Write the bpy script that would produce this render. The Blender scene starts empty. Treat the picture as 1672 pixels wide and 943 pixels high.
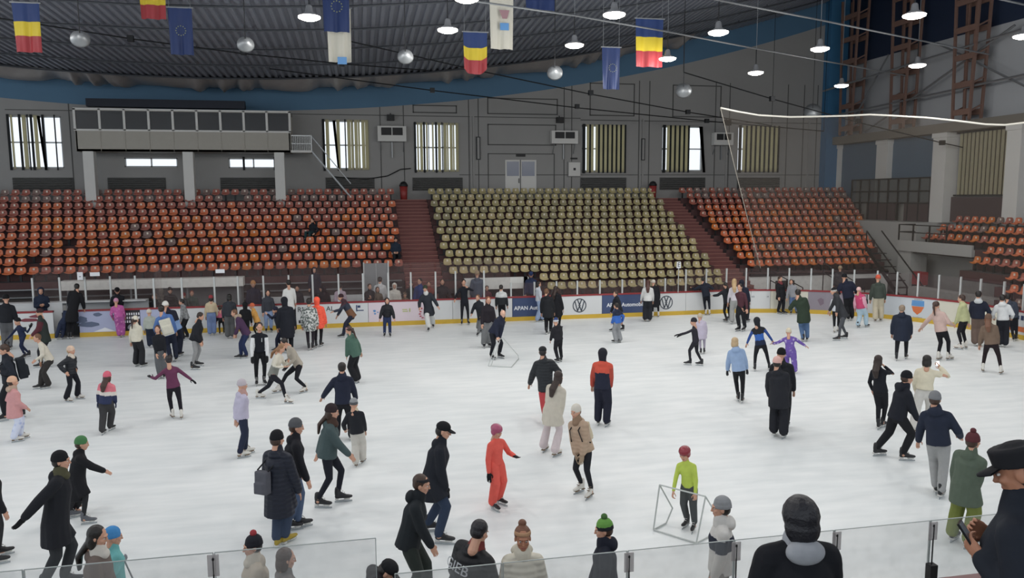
import bpy, math, random
import numpy as np
from mathutils import Vector, Matrix
random.seed(7)
C = bpy.context.scene.collection
TMP = bpy.data.scenes.new('scratch')

# ------------------------------------------------------------------ camera
F = 1250.0; YAW = math.radians(11.2417); PIT = math.radians(6.8067); ROL = math.radians(-0.306)
CH = 5.6
def ray(px, py):
    a = (px-836)/F; b = (471.5-py)/F
    c, s = math.cos(ROL), math.sin(ROL); a, b = a*c-b*s, a*s+b*c
    fy = math.cos(PIT)+b*math.sin(PIT); z = -math.sin(PIT)+b*math.cos(PIT)
    return Vector((a*math.cos(YAW)+fy*math.sin(YAW), -a*math.sin(YAW)+fy*math.cos(YAW), z))
CAM = Vector((0, 0, CH))
def at_y(px, py, Y):
    r = ray(px, py); return CAM + r*(Y/r.y)
def at_x(px, py, X):
    r = ray(px, py); return CAM + r*(X/r.x)
def at_z(px, py, Z):
    r = ray(px, py); return CAM + r*((Z-CH)/r.z)
cd = bpy.data.cameras.new('camera'); cam = bpy.data.objects.new('camera', cd); C.objects.link(cam)
cd.sensor_width = 36; cd.lens = F/1672*36; cd.clip_end = 300; cd.clip_start = .05
fwd = ray(836, 471.5).normalized(); rt = (ray(837, 471.5)-ray(836, 471.5)).normalized(); up = rt.cross(fwd)
cam.matrix_world = Matrix(((rt.x, up.x, -fwd.x, 0), (rt.y, up.y, -fwd.y, 0), (rt.z, up.z, -fwd.z, CH), (0, 0, 0, 1)))
bpy.context.scene.camera = cam

# ------------------------------------------------------------------ materials
def lin(h):
    h = h.lstrip('#'); v = [int(h[i:i+2], 16)/255 for i in (0, 2, 4)]
    return tuple((c/12.92 if c < .04045 else ((c+.055)/1.055)**2.4) for c in v)+(1,)
MATS = {}
def nt(m): return m.node_tree.nodes, m.node_tree.links
def mat(name, col, rough=.6, metal=0, spec=.5, noise=0, nscale=5, bump=0, bscale=30, emit=None, estr=1, alpha=None):
    if name in MATS: return MATS[name]
    m = bpy.data.materials.new(name); m.use_nodes = True; n, l = nt(m); b = n['Principled BSDF']
    c = lin(col) if isinstance(col, str) else col
    b.inputs['Base Color'].default_value = c
    b.inputs['Roughness'].default_value = rough; b.inputs['Metallic'].default_value = metal
    b.inputs['Specular IOR Level'].default_value = spec
    if noise or bump:
        tc = n.new('ShaderNodeTexCoord')
    if noise:
        t = n.new('ShaderNodeTexNoise'); t.inputs['Scale'].default_value = nscale; t.inputs['Detail'].default_value = 4
        l.new(tc.outputs['Object'], t.inputs['Vector'])
        mx = n.new('ShaderNodeMix'); mx.data_type = 'RGBA'
        mx.inputs['A'].default_value = tuple(x*(1-noise) for x in c[:3])+(1,); mx.inputs['B'].default_value = tuple(min(1, x*(1+noise)) for x in c[:3])+(1,)
        l.new(t.outputs['Fac'], mx.inputs['Factor']); l.new(mx.outputs['Result'], b.inputs['Base Color'])
    if bump:
        t = n.new('ShaderNodeTexNoise'); t.inputs['Scale'].default_value = bscale
        l.new(tc.outputs['Object'], t.inputs['Vector'])
        bp = n.new('ShaderNodeBump'); bp.inputs['Strength'].default_value = bump; bp.inputs['Distance'].default_value = .02
        l.new(t.outputs['Fac'], bp.inputs['Height']); l.new(bp.outputs['Normal'], b.inputs['Normal'])
    if emit: b.inputs['Emission Color'].default_value = lin(emit); b.inputs['Emission Strength'].default_value = estr
    if alpha is not None: b.inputs['Alpha'].default_value = alpha
    MATS[name] = m; return m
def glassy(name, col, alpha, rough=.15, scratch=0):
    """clear sheet: mostly see-through, slightly milky and glossy"""
    if name in MATS: return MATS[name]
    m = bpy.data.materials.new(name); m.use_nodes = True; n, l = nt(m)
    b = n['Principled BSDF']; b.inputs['Base Color'].default_value = lin(col); b.inputs['Roughness'].default_value = rough
    tr = n.new('ShaderNodeBsdfTransparent'); mx = n.new('ShaderNodeMixShader')
    out = n['Material Output']; l.new(tr.outputs[0], mx.inputs[1]); l.new(b.outputs[0], mx.inputs[2]); l.new(mx.outputs[0], out.inputs[0])
    mx.inputs[0].default_value = alpha
    if scratch:
        tc = n.new('ShaderNodeTexCoord'); t = n.new('ShaderNodeTexNoise'); t.inputs['Scale'].default_value = 6; t.inputs['Detail'].default_value = 8
        l.new(tc.outputs['Object'], t.inputs['Vector'])
        r = n.new('ShaderNodeMapRange'); r.inputs['From Min'].default_value = .45; r.inputs['From Max'].default_value = .8
        r.inputs['To Min'].default_value = alpha; r.inputs['To Max'].default_value = min(1, alpha+scratch)
        l.new(t.outputs['Fac'], r.inputs['Value']); l.new(r.outputs[0], mx.inputs[0])
    MATS[name] = m; return m

# ------------------------------------------------------------------ mesh builder
class MB:
    def __init__(s): s.v = []; s.f = []; s.m = []; s.k = 0
    def add(s, vs, fs, k=0):
        o = len(s.v); s.v += [tuple(v) for v in vs]; s.f += [tuple(i+o for i in f) for f in fs]; s.m += [k]*len(fs); return s
    def box(s, x0, x1, y0, y1, z0, z1, k=0):
        return s.add([(x0,y0,z0),(x1,y0,z0),(x1,y1,z0),(x0,y1,z0),(x0,y0,z1),(x1,y0,z1),(x1,y1,z1),(x0,y1,z1)],
                     [(0,3,2,1),(4,5,6,7),(0,1,5,4),(1,2,6,5),(2,3,7,6),(3,0,4,7)], k)
    def beam(s, a, b, w, h=None, k=0, upv=(0,0,1)):
        h = h or w; a = Vector(a); b = Vector(b); d = (b-a).normalized(); u = Vector(upv)
        if abs(d.dot(u)) > .98: u = Vector((1,0,0))
        r = d.cross(u).normalized(); u = r.cross(d)
        vs = []
        for p in (a, b):
            for i, j in ((-1,-1),(1,-1),(1,1),(-1,1)): vs.append(p+r*(w/2*i)+u*(h/2*j))
        return s.add(vs, [(0,1,2,3),(7,6,5,4),(0,4,5,1),(1,5,6,2),(2,6,7,3),(3,7,4,0)], k)
    def tube(s, pts, r, n=6, k=0):
        pts = [Vector(p) for p in pts]; vs = []; fs = []
        rr = r if isinstance(r, (list, tuple)) else [r]*len(pts)
        for i, p in enumerate(pts):
            d = (pts[min(i+1, len(pts)-1)]-pts[max(i-1, 0)]).normalized()
            u = Vector((0,0,1)) if abs(d.z) < .95 else Vector((1,0,0))
            a = d.cross(u).normalized(); b = a.cross(d)
            for q in range(n):
                t = 2*math.pi*q/n; vs.append(p+a*(math.cos(t)*rr[i])+b*(math.sin(t)*rr[i]))
        for i in range(len(pts)-1):
            for q in range(n): fs.append((i*n+q, i*n+(q+1)%n, (i+1)*n+(q+1)%n, (i+1)*n+q))
        fs.append(tuple(range(n))[::-1]); fs.append(tuple((len(pts)-1)*n+q for q in range(n)))
        return s.add(vs, fs, k)
    def lathe(s, prof, c=(0,0,0), n=20, k=0, axis='z'):
        vs = []; fs = []
        for r, h in prof:
            for q in range(n):
                t = 2*math.pi*q/n; x, y, z = math.cos(t)*r, math.sin(t)*r, h
                if axis == 'y': x, y, z = x, z, y
                vs.append((x+c[0], y+c[1], z+c[2]))
        for i in range(len(prof)-1):
            for q in range(n): fs.append((i*n+q, i*n+(q+1)%n, (i+1)*n+(q+1)%n, (i+1)*n+q))
        fs.append(tuple(range(n))[::-1]); fs.append(tuple((len(prof)-1)*n+q for q in range(n)))
        return s.add(vs, fs, k)
    def build(s, name, mats, parent=None, smooth=False, loc=None):
        me = bpy.data.meshes.new(name); me.from_pydata(s.v, [], s.f)
        for m in (mats if isinstance(mats, (list, tuple)) else [mats]): me.materials.append(m)
        if any(s.m): me.polygons.foreach_set('material_index', s.m)
        if smooth: me.polygons.foreach_set('use_smooth', [True]*len(s.f))
        me.update()
        return link(name, me, parent, loc)
def link(name, me, parent=None, loc=None):
    o = bpy.data.objects.new(name, me); C.objects.link(o)
    if parent is not None: o.parent = parent
    if loc is not None: o.location = loc
    return o
def tag(o, label=None, cat=None, group=None, kind=None):
    if label: o['label'] = label
    if cat: o['category'] = cat
    if group: o['group'] = group
    if kind: o['kind'] = kind
    return o
def empty(name, loc=(0,0,0), rz=0):
    o = bpy.data.objects.new(name, None); C.objects.link(o); o.location = loc; o.rotation_euler = (0,0,rz); o.empty_display_size = .2; return o
def struct(o, label=None, cat=None): return tag(o, label, cat, None, 'structure')
def text_mb(txt, size, depth=.004, bold=0):
    """built-in font outline as mesh data in the XY plane, centred at origin"""
    cu = bpy.data.curves.new('t', 'FONT'); cu.body = txt; cu.size = size; cu.extrude = depth; cu.align_x = 'CENTER'; cu.align_y = 'CENTER'; cu.resolution_u = 3; cu.offset = bold
    o = bpy.data.objects.new('t', cu); TMP.collection.objects.link(o); vl = TMP.view_layers[0]; vl.update()
    me = bpy.data.meshes.new_from_object(o.evaluated_get(vl.depsgraph))
    v = [tuple(p.co) for p in me.vertices]; f = [tuple(p.vertices) for p in me.polygons]
    bpy.data.objects.remove(o); bpy.data.meshes.remove(me); bpy.data.curves.remove(cu)
    return v, f

wall_grey = mat('painted_wall_grey', '#8f8e8c', .8, noise=.06, nscale=.6)
wall_line = mat('wall_groove', '#4c4c4b', .8)
blue_paint = mat('blue_paint', '#4a6d88', .7, noise=.1, nscale=.5)
navy_paint = mat('navy_paint', '#1c2940', .6)
white_paint = mat('white_paint', '#c9c8c4', .6, noise=.05, nscale=2)
dark_steel = mat('dark_steel', '#2b2c2e', .5, .6)
grey_steel = mat('grey_steel', '#8d9092', .4, .5)
white_steel = mat('white_steel', '#c4c7c6', .4, .3)
black_rub = mat('black_rubber', '#161618', .6)
concrete = mat('grey_concrete', '#7a7874', .85, noise=.12, nscale=3, bump=.2)
step_dark = mat('stand_step_paint', '#4a3030', .8, noise=.2, nscale=3)
stair_red = mat('stair_red_brown', '#6d4340', .8, noise=.15, nscale=4)
dark_glass = glassy('dark_window_glass', '#20242a', .75, .35)
rust_steel = mat('brown_lattice_steel', '#7d6257', .6, .2, noise=.15, nscale=4)

# ------------------------------------------------------------------ ice and floor
def ice_mat():
    m = bpy.data.materials.new('rink_ice'); m.use_nodes = True; n, l = nt(m); b = n['Principled BSDF']
    tc = n.new('ShaderNodeTexCoord')
    big = n.new('ShaderNodeTexNoise'); big.inputs['Scale'].default_value = .25; big.inputs['Detail'].default_value = 5
    mp = n.new('ShaderNodeMapping'); mp.inputs['Scale'].default_value = (.35, 1.6, 1); mp.inputs['Rotation'].default_value = (0,0,.15)
    st = n.new('ShaderNodeTexNoise'); st.inputs['Scale'].default_value = 2.2; st.inputs['Detail'].default_value = 8
    l.new(tc.outputs['Object'], big.inputs['Vector']); l.new(tc.outputs['Object'], mp.inputs['Vector']); l.new(mp.outputs[0], st.inputs['Vector'])
    r = n.new('ShaderNodeValToRGB'); r.color_ramp.elements[0].color = lin('#d9dedf'); r.color_ramp.elements[1].color = lin('#ecefef'); r.color_ramp.elements[0].position = .35; r.color_ramp.elements[1].position = .62
    ad = n.new('ShaderNodeMath'); ad.operation = 'MULTIPLY_ADD'; ad.inputs[1].default_value = .5
    ml = n.new('ShaderNodeMath'); ml.operation = 'MULTIPLY'; ml.inputs[1].default_value = .5
    l.new(big.outputs['Fac'], ml.inputs[0]); l.new(st.outputs['Fac'], ad.inputs[0]); l.new(ml.outputs[0], ad.inputs[2])
    l.new(ad.outputs[0], r.inputs[0]); l.new(r.outputs[0], b.inputs['Base Color'])
    b.inputs['Roughness'].default_value = .42; b.inputs['Specular IOR Level'].default_value = .3
    bp = n.new('ShaderNodeBump'); bp.inputs['Strength'].default_value = .15; bp.inputs['Distance'].default_value = .01
    l.new(st.outputs['Fac'], bp.inputs['Height']); l.new(bp.outputs[0], b.inputs['Normal'])
    return m
YF, YN, XE, XS, RAD = 33.9, 7.8, 25.2, 17.2, 8.0
XW0, XSW = -35.0, -27.0
def rink_outline(off=0, n=18):
    P = []
    def arc(cx, cy, a0, a1, r):
        for i in range(n+1):
            a = math.radians(a0+(a1-a0)*i/n); P.append((cx+r*math.cos(a), cy+r*math.sin(a)))
    r = RAD+off
    arc(XS, YF-RAD, 90, 0, r); arc(XS, YN+RAD, 0, -90, r); arc(XSW, YN+RAD, -90, -180, r); arc(XSW, YF-RAD, 180, 90, r)
    return P
o_ = rink_outline(.05); mb = MB(); mb.add([(x, y, 0) for x, y in o_], [tuple(range(len(o_)))[::-1]])
ice = mb.build('floor', ice_mat()); struct(ice, 'white skated ice of the rink', 'ice')
mb = MB(); mb.box(-41, 40, -6, 48.5, -.3, -.02); struct(mb.build('floor', concrete), 'grey concrete slab around the ice', 'floor')

# ------------------------------------------------------------------ far wall with window openings
YW = 47.8
XL, XR = -41.0, 32.04
def c_low(x): return 10.7+.0041*(x+8)**2
def c_top(x): return 12.0+.0042*(x+8)**2
wins = [(-18.96,-16.22,7.38,10.24), (-2.01,.71,7.36,10.22), (3.43,6.17,7.26,10.12), (14.09,17.04,7.24,10.14), (19.51,22.36,7.28,10.15), (24.85,27.86,7.28,10.2),
        (-13.05,-10.2,7.45,7.98), (-7.4,-4.6,7.4,7.98)]
wins_extra = [(-26.5,-23.7,7.38,10.24), (-34.,-31.2,7.38,10.24)]
allw = wins+wins_extra
xs = sorted(set([XL, XR]+[w[0] for w in allw]+[w[1] for w in allw]+[XL+i*1.5 for i in range(1, 48) if XL+i*1.5 < XR]))
zs = sorted(set([-.2, 10.3]+[w[2] for w in allw]+[w[3] for w in allw]))
mb = MB()
for i in range(len(xs)-1):
    for j in range(len(zs)-1):
        cx, cz = (xs[i]+xs[i+1])/2, (zs[j]+zs[j+1])/2
        if any(w[0] < cx < w[1] and w[2] < cz < w[3] for w in allw): continue
        mb.box(xs[i], xs[i+1], YW, YW+.35, zs[j], zs[j+1])
    a, b = xs[i], xs[i+1]
    for lo, hi, k in ((lambda x: 10.3, c_low, 0), (c_low, lambda x: c_top(x)+1.6, 1)):
        mb.add([(a,YW,lo(a)),(b,YW,lo(b)),(b,YW,hi(b)),(a,YW,hi(a)),(a,YW+.35,lo(a)),(b,YW+.35,lo(b)),(b,YW+.35,hi(b)),(a,YW+.35,hi(a))],
               [(0,1,2,3),(7,6,5,4),(0,3,7,4),(1,5,6,2)], k)
# panel mouldings and grooves on the same wall
def frame_on_wall(m, x0, x1, z0, z1, t=.06, k=2, y=YW):
    for a in ((x0,x1,z0,z0+t),(x0,x1,z1-t,z1),(x0,x0+t,z0,z1),(x1-t,x1,z0,z1)): m.box(a[0],a[1],y-.03,y,a[2],a[3],k)
for x0, x1 in ((3.4,6.1),(8.,12.5),(14.6,17.6),(20.2,23.6)): frame_on_wall(mb, x0, x1, 10.75, min(c_low(x0), 12.2)+ (0 if x0<14 else .6))
frame_on_wall(mb, 8., 12.4, 8.85, 10.15); frame_on_wall(mb, 8., 12.3, 6.1, 8.35, .05)
for x in (-20.5,-15.8,1.4,2.8,6.8,7.4,12.9,13.4,17.9,18.6,23.2,24.2,28.4,29.6,30.6): mb.box(x,x+.05,YW-.02,YW,5.6,min(c_low(x),13),2)
for z, a, b in ((10.55,-19,14),(10.45,14,31),(7.0,6.2,32)): mb.box(a,b,YW-.025,YW,z,z+.04,2)
for x in (6.9,7.05,17.95,18.15,24.0,30.0): mb.box(x,x+.12,YW-.05,YW,5.6,10.6,0)
struct(mb.build('wall_back', [wall_grey, blue_paint, wall_line]), 'long grey back wall with blue band under the roof', 'wall')

blind_cream = mat('cream_blind_slat', '#b9b49a', .8)
blind_dark = mat('dark_blind_slat', '#101417', .8)
_n, _l = nt(blind_cream); _t = _n.new('ShaderNodeBsdfTranslucent'); _t.inputs[0].default_value = lin('#d8d2b0'); _x = _n.new('ShaderNodeMixShader'); _x.inputs[0].default_value = .45
_l.new(_n['Principled BSDF'].outputs[0], _x.inputs[1]); _l.new(_t.outputs[0], _x.inputs[2]); _l.new(_x.outputs[0], _n['Material Output'].inputs[0])
mfr = mat('window_frame_white', '#b7babb', .5)
win_gl = glassy('window_glass', '#e8f0f8', .04, .05)
def make_window(i, w, pattern):
    x0, x1, z0, z1 = w
    m = MB(); t = .07; y0, y1 = YW+.05, YW+.13
    for a in ((x0,x1,z0,z0+t),(x0,x1,z1-t,z1),(x0,x0+t,z0,z1),(x1-t,x1,z0,z1)): m.box(a[0],a[1],y0,y1,a[2],a[3])
    if z1-z0 > 1:
        m.box(x0,x1,y0,y1,(z0+z1)/2-.05,(z0+z1)/2+.03)
        for q in (1/3, 2/3): m.box(x0+(x1-x0)*q-.03,x0+(x1-x0)*q+.03,y0,y1,z0,z1)
    else: m.box((x0+x1)/2-.04,(x0+x1)/2+.04,y0,y1,z0,z1)
    o = m.build('window_%d' % i, mfr); struct(o)
    g = MB(); g.box(x0+t,x1-t,y0+.03,y0+.04,z0+t,z1-t); g.build('pane', win_gl, o)
    if pattern:
        n = len(pattern); s = (x1-x0)/n
        cm, dm = MB(), MB()
        for q, ch in enumerate(pattern):
            a = x0+q*s; lean = .0
            if ch == 'c': cm.box(a+.005,a+s*.97,YW-.09,YW-.07,z0-.05,z1+.05)
            elif ch == 'C': cm.box(a+.01,a+s*.6,YW-.09,YW-.07,z0-.05,z1+.05)
            elif ch == 'd': dm.box(a+s*.1,a+s*.75,YW-.1,YW-.08,z0-.12,z1+.08)
            elif ch == 'm': cm.box(a+.005,a+s*.64,YW-.09,YW-.07,z0-.05,z1+.05); dm.box(a+s*.6,a+s,YW-.1,YW-.08,z0-.1,z1+.06)
            elif ch == 'D': dm.box(a+s*.3,a+s*.65,YW-.1,YW-.08,z0-.12,z1+.08)
            elif ch == 'l':
                dm.add([(a,YW-.11,z1),(a+s*.8,YW-.11,z1),(a+s*1.6,YW-.11,z0-.1),(a+s*1.1,YW-.11,z0-.1)], [(0,1,2,3),(3,2,1,0)])
        if cm.v: tag(cm.build('blind', blind_cream, o), 'cream vertical blind slats')
        if dm.v: tag(dm.build('blind', blind_dark, o), 'black vertical blind slats')
    return o
pats = ['dC.dcDdcld..D.', 'dc.lc.DcCcCcc', 'dCcdC.CdcDcCcCc', 'dmCmmmmmmm', 'dmmmmm..l', 'dmmmmmmmm', None, '..D....D']
for i, (w, p) in enumerate(zip(wins, pats)): make_window(i+1, w, p)
for i, w in enumerate(wins_extra): make_window(9+i, w, 'dCcdC.CdcDcCc')

# louvred radiator covers below the windows
for i, (x0, x1) in enumerate(((-18.9,-15.8),(-14.,-10.9),(-7.9,-4.8),(-1.9,1.),(3.3,6.4),(14.,17.1),(19.4,22.6),(24.9,28.))):
    m = MB(); m.box(x0,x1,YW-.04,YW,6.05,6.85)
    s = MB()
    for q in range(6): s.add([(x0+.05,YW-.05,6.1+q*.125),(x1-.05,YW-.05,6.1+q*.125),(x1-.05,YW-.16,6.17+q*.125),(x0+.05,YW-.16,6.17+q*.125)], [(0,1,2,3),(3,2,1,0)])
    o = m.build('radiator_cover', wall_line); s.build('louvre', wall_grey, o)
    tag(o, ['far left','left','middle','right'][0] and 'grey louvred cover low on the back wall, '+['leftmost, under the first window','between the first two booth pillars','between the last two booth pillars','just right of the press booth','under the window left of the double door','under the window right of the double door','behind the second aisle','furthest right'][i], 'vent', 'louvred covers along the back wall')
# heater units
def heater(x0, x1, z0, z1, lab):
    r = empty('wall_heater', ((x0+x1)/2, YW-.5, z0)); tag(r, lab, 'heater', 'white box heaters on the back wall')
    w = (x1-x0)/2; h = z1-z0
    m = MB(); m.box(-w,w,0,.46,0,h); m.build('housing', white_paint, r)
    m = MB(); m.box(-w*.75,-.03,-.02,0,h*.4,h*.9); m.box(.03,w*.75,-.02,0,h*.4,h*.9); m.build('grille', black_rub, r)
    for s_ in (-1, 1): m = MB(); m.beam((s_*w*.8,.1,0),(s_*w*.8,.49,-.6),.04); m.build('bracket', grey_steel, r)
    m = MB(); m.beam((0,.4,0),(0,.4,-.95),.14,.06); m.build('pipe_cover', grey_steel, r)
heater(1.25, 2.95, 9.0, 9.9, 'white wall heater left of the middle window'); heater(12.0, 13.7, 8.95, 9.75, 'white wall heater right of the double door'); heater(22.95, 24.3, 8.95, 9.75, 'white wall heater between the two right windows')
for x, lab in ((2.05,'small black floodlight above the left heater'),(12.6,'small black floodlight above the middle heater'),(24.0,'small black floodlight above the right heater')):
    m = MB(); m.box(x-.22,x+.22,YW-.3,YW-.06,10.25,10.6); m.lathe([(.12,0),(.16,-.06)], (x,YW-.3,10.42), 12, 0, 'y'); m.beam((x,YW-.1,10.5),(x,YW+.02,10.7),.05)
    tag(m.build('floodlight', black_rub), lab, 'light')
for x, lab in ((7.4,'narrow upright wall lamp between window and double door'),(18.2,'narrow upright wall lamp above the second aisle')):
    m = MB(); m.box(x-.13,x+.13,YW-.1,YW,7.95,9.35); o = m.build('wall_lamp', dark_steel); m = MB(); m.box(x-.07,x+.07,YW-.13,YW-.1,8.0,9.3); m.build('diffuser', wall_grey, o); tag(o, lab, 'light')
# double door in back wall
m = MB(); m.box(9.1,11.1,YW-.06,YW,5.9,7.95); d = m.build('door_1', white_paint); struct(d)
m = MB(); m.box(9.2,9.98,YW-.08,YW-.06,6.95,7.85); m.box(10.16,10.98,YW-.08,YW-.06,6.95,7.85); m.build('pane', mat('blue_grey_door_pane','#6b7080',.2), d)
m = MB(); m.box(10.05,10.09,YW-.09,YW-.06,5.9,7.95); m.box(9.95,9.98,YW-.16,YW-.08,6.5,6.8); m.build('door_handle', dark_steel, d)
m = MB(); m.box(9.8,10.4,YW-.05,YW,8.15,8.32); m.box(13.35,13.8,YW-.05,YW,8.0,8.1); tag(m.build('exit_plate', black_rub), 'small dark plate above the double door', 'sign')
m = MB(); m.box(13.15,14.0,YW-.15,YW,6.9,7.85); o = m.build('electric_box', wall_grey); m = MB(); m.box(13.2,13.95,YW-.17,YW-.15,6.95,7.8); m.build('box_door', white_paint, o); m=MB(); m.box(13.5,13.65,YW-.19,YW-.17,7.3,7.45); m.build('latch', dark_steel, o); tag(o, 'grey electric cabinet on the wall by the middle heater', 'cabinet')
# cable draped along the wall
m = MB(); m.tube([(-1.5,YW-.1,6.9),(.5,YW-.1,6.75),(1.8,YW-.1,6.95),(2.6,YW-.1,7.35),(3.2,YW-.1,7.4)], .03, 5); tag(m.build('wall_cable', dark_steel), 'black cable sagging across the back wall', 'cable')
# red bins at the aisle tops
for px, lab in ((659,'red bin with black lid at the top of the left aisle'),(1066,'red bin with black lid at the top of the right aisle')):
    p = at_y(px, 306, 46.9); r = empty('litter_bin', (p.x, 46.9, 5.35)); tag(r, lab, 'bin')
    m = MB(); m.lathe([(.19,0),(.24,.95)], n=14); m.build('bin_body', mat('bin_red','#8a2f2c',.5), r, True)
    m = MB(); m.lathe([(.26,.95),(.26,1.03),(.16,1.2),(.02,1.25)], n=14); m.build('lid', black_rub, r, True)

# ------------------------------------------------------------------ right end wall
XW = 32.3
mb = MB(); mb.box(XW,XW+.4,-6,YW+.35,-.2,14.2)
mb.box(XW,XW+.4,-6,YW+.35,14.2,21.,1)
struct(mb.build('wall_right', [mat('end_wall_grey','#a3a5a8',.8,noise=.06,nscale=.5), navy_paint]), 'grey end wall at the right of the hall', 'wall')
mb = MB(); mb.box(XW-.9,XW,-6,YW,9.0,9.5); struct(mb.build('trim_1', mat('beam_grey','#6f6a62',.8)), 'long grey concrete beam on the end wall', 'beam')
def yx(px, py=300, X=XW): return at_x(px, py, X).y
mb = MB(); mb.box(XW-.12,XW,yx(1440),YW,4.2,9.0); mb.box(XW-.12,XW,yx(1535),yx(1458),6.6,9.0)
struct(mb.build('trim_2', mat('blue_end_panel','#4d6478',.8,noise=.08,nscale=1)), 'dull blue painted panels below the beam', 'wall panel')
for i, (a, b, w) in enumerate(((1358,1376,.5),(1440,1458,.5),(1540,1562,.8),(1661,1685,.8))):
    y1, y0 = yx(a), yx(b); m = MB(); m.box(XW-w,XW-.02,y0,y1,4.1,9.0); m.box(XW-w-.06,XW-.02,y0-.05,y1+.05,8.75,9.0)
    tag(m.build('concrete_pillar', white_paint), 'pale square pillar on the end wall, '+['in the far corner','behind the glazed gallery','left of the tall blinds','right of the tall blinds'][i], 'pillar', 'pale pillars of the end wall')
# blue corner column
m = MB(); m.box(30.95,32.28,YW-.7,YW-.02,5.3,19.5); tag(m.build('corner_column', mat('corner_blue','#356a90',.7,noise=.08)), 'tall blue column in the corner of the hall', 'column')
# tall blinds window on end wall
ya, yb = yx(1655), yx(1566)
m = MB(); m.box(XW-.25,XW-.02,ya-.1,yb+.1,5.55,5.63); m.box(XW-.25,XW-.02,ya-.1,yb+.1,8.9,9.0); o = m.build('window_11', blind_dark); struct(o)
m = MB(); n = 13
for i in range(n):
    a = ya+(yb-ya)*i/n; m.box(XW-.2,XW-.16,a,a+(yb-ya)/n*.66,5.6,8.9)
m.build('blind', blind_cream, o); m = MB(); m.box(XW-.1,XW-.06,ya,yb,5.6,8.9); m.build('backing', mat('blind_gap_brown','#3b2f28',.8), o)
m = MB(); m.box(XW-.3,XW-.02,ya-.2,yb+.2,4.15,5.5); tag(m.build('brown_wall_panel', mat('brown_panel','#45383a',.7,noise=.1,nscale=2)), 'dark brown wall panel below the tall blinds', 'panel')
# glazed gallery
g0, g1 = yx(1535), yx(1405)
r = empty('glazed_gallery', (XW-.6, (g0+g1)/2, 4.1)); tag(r, 'dark framed glazed gallery with brown lower panels in the far corner', 'gallery')
L = (g1-g0)/2
m = MB()
for i in range(9): y = -L+2*L*i/8; m.beam((0,y,.0),(0,y,2.5),.09)
for z in (2.5,1.75,1.05): m.beam((0,-L,z),(0,L,z),.08)
m.build('frame', dark_steel, r)
m = MB(); m.box(.02,.04,-L,L,1.1,2.5); m.build('pane', glassy('gallery_glass','#6c7374',.5,.2), r)
m = MB()
for a, b in ((-1.,-.42),(-.2,.55)): m.box(-.03,.03,L*a,L*b,0,1.03)
m.build('lower_panel', mat('brown_panel','#45383a'), r)
m = MB(); m.box(.3,.34,-L,L,0,2.5); m.build('rear_panel', mat('gallery_rear','#8c8a85',.8), r)

# end wall white base block
m = MB(); m.box(30.2,XW,37.2,45.,-.1,4.1); m.box(29.1,30.2,32.0,37.3,2.6,2.95); m.box(29.1,29.2,32.0,37.3,2.95,3.17); m.box(29.2,30.2,36.3,37.3,-.1,2.6); m.box(31.0,31.2,31.,37.2,-.1,2.6)
tag(m.build('white_wall_block', mat('block_white','#a5a5a2',.7,noise=.06)), 'pale plastered wall block with a doorway between the corner stands', 'wall')

# ------------------------------------------------------------------ roof
NX = 150
def roof_z(x, y): return c_top(x)+.045*(YW-y)
m = MB(); ys = [YW+.35, 40, 32, 24, 16, 8, 0, -6]; prof = []
x = XL
pitch = .36; k = 0
while x < 33.0:
    prof += [(x, 0), (x+.14, 0), (x+.18, .1), (x+.32, .1)]; x += pitch
prof = [p for p in prof if p[0] < 33.1]
vs = []; 
for y in ys:
    for (px_, dz) in prof: vs.append((px_, y, roof_z(px_, y)+dz))
W = len(prof); fs = []
for j in range(len(ys)-1):
    for i in range(W-1): fs.append((j*W+i, j*W+i+1, (j+1)*W+i+1, (j+1)*W+i))
m.add(vs, fs); struct(m.build('ceiling', mat('corrugated_roof','#8e939e',.55,.3,noise=.1,nscale=1)), 'dark corrugated metal roof deck', 'ceiling')
# purlins across the roof
m = MB()
for y in (44.5, 41.2, 37.8, 34.4, 31, 27.6, 24.2, 20):
    m.tube([(x, y, roof_z(x, y)-.12) for x in range(-40, 33, 4)], .045, 5)
    for x in range(-40, 30, 3): m.beam((x, y, roof_z(x,y)-.12), (x, y, roof_z(x,y)+.03), .04)
struct(m.build('trim_3', mat('purlin_grey','#4a4d52',.6,.3)), 'thin dark purlins under the roof', 'beam')
# wrinkled plastic sheet along the roof edge
def sheet():
    m = MB(); N = 260; R = 5; vs = []; rnd = random.Random(3)
    for i in range(N):
        x = -24+i*(44.)/(N-1); ph = x*3.1+math.sin(x*.9)*3
        for j in range(R):
            t = j/(R-1); vs.append((x+.35*t*math.sin(x*.7), YW-.08-3.0*t, c_top(x)-.02-.28*math.sin(math.pi*t)*(1+.6*math.sin(ph)+.3*math.sin(ph*2.3))+.12*t))
    fs = [(i*R+j, (i+1)*R+j, (i+1)*R+j+1, i*R+j+1) for i in range(N-1) for j in range(R-1)]
    return m.add(vs, fs)
tag(sheet().build('plastic_sheet', mat('grey_plastic_sheet','#8f8a88',.35,noise=.2,nscale=3), None, True), 'wrinkled grey plastic sheet hanging along the roof edge', 'sheet')

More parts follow.
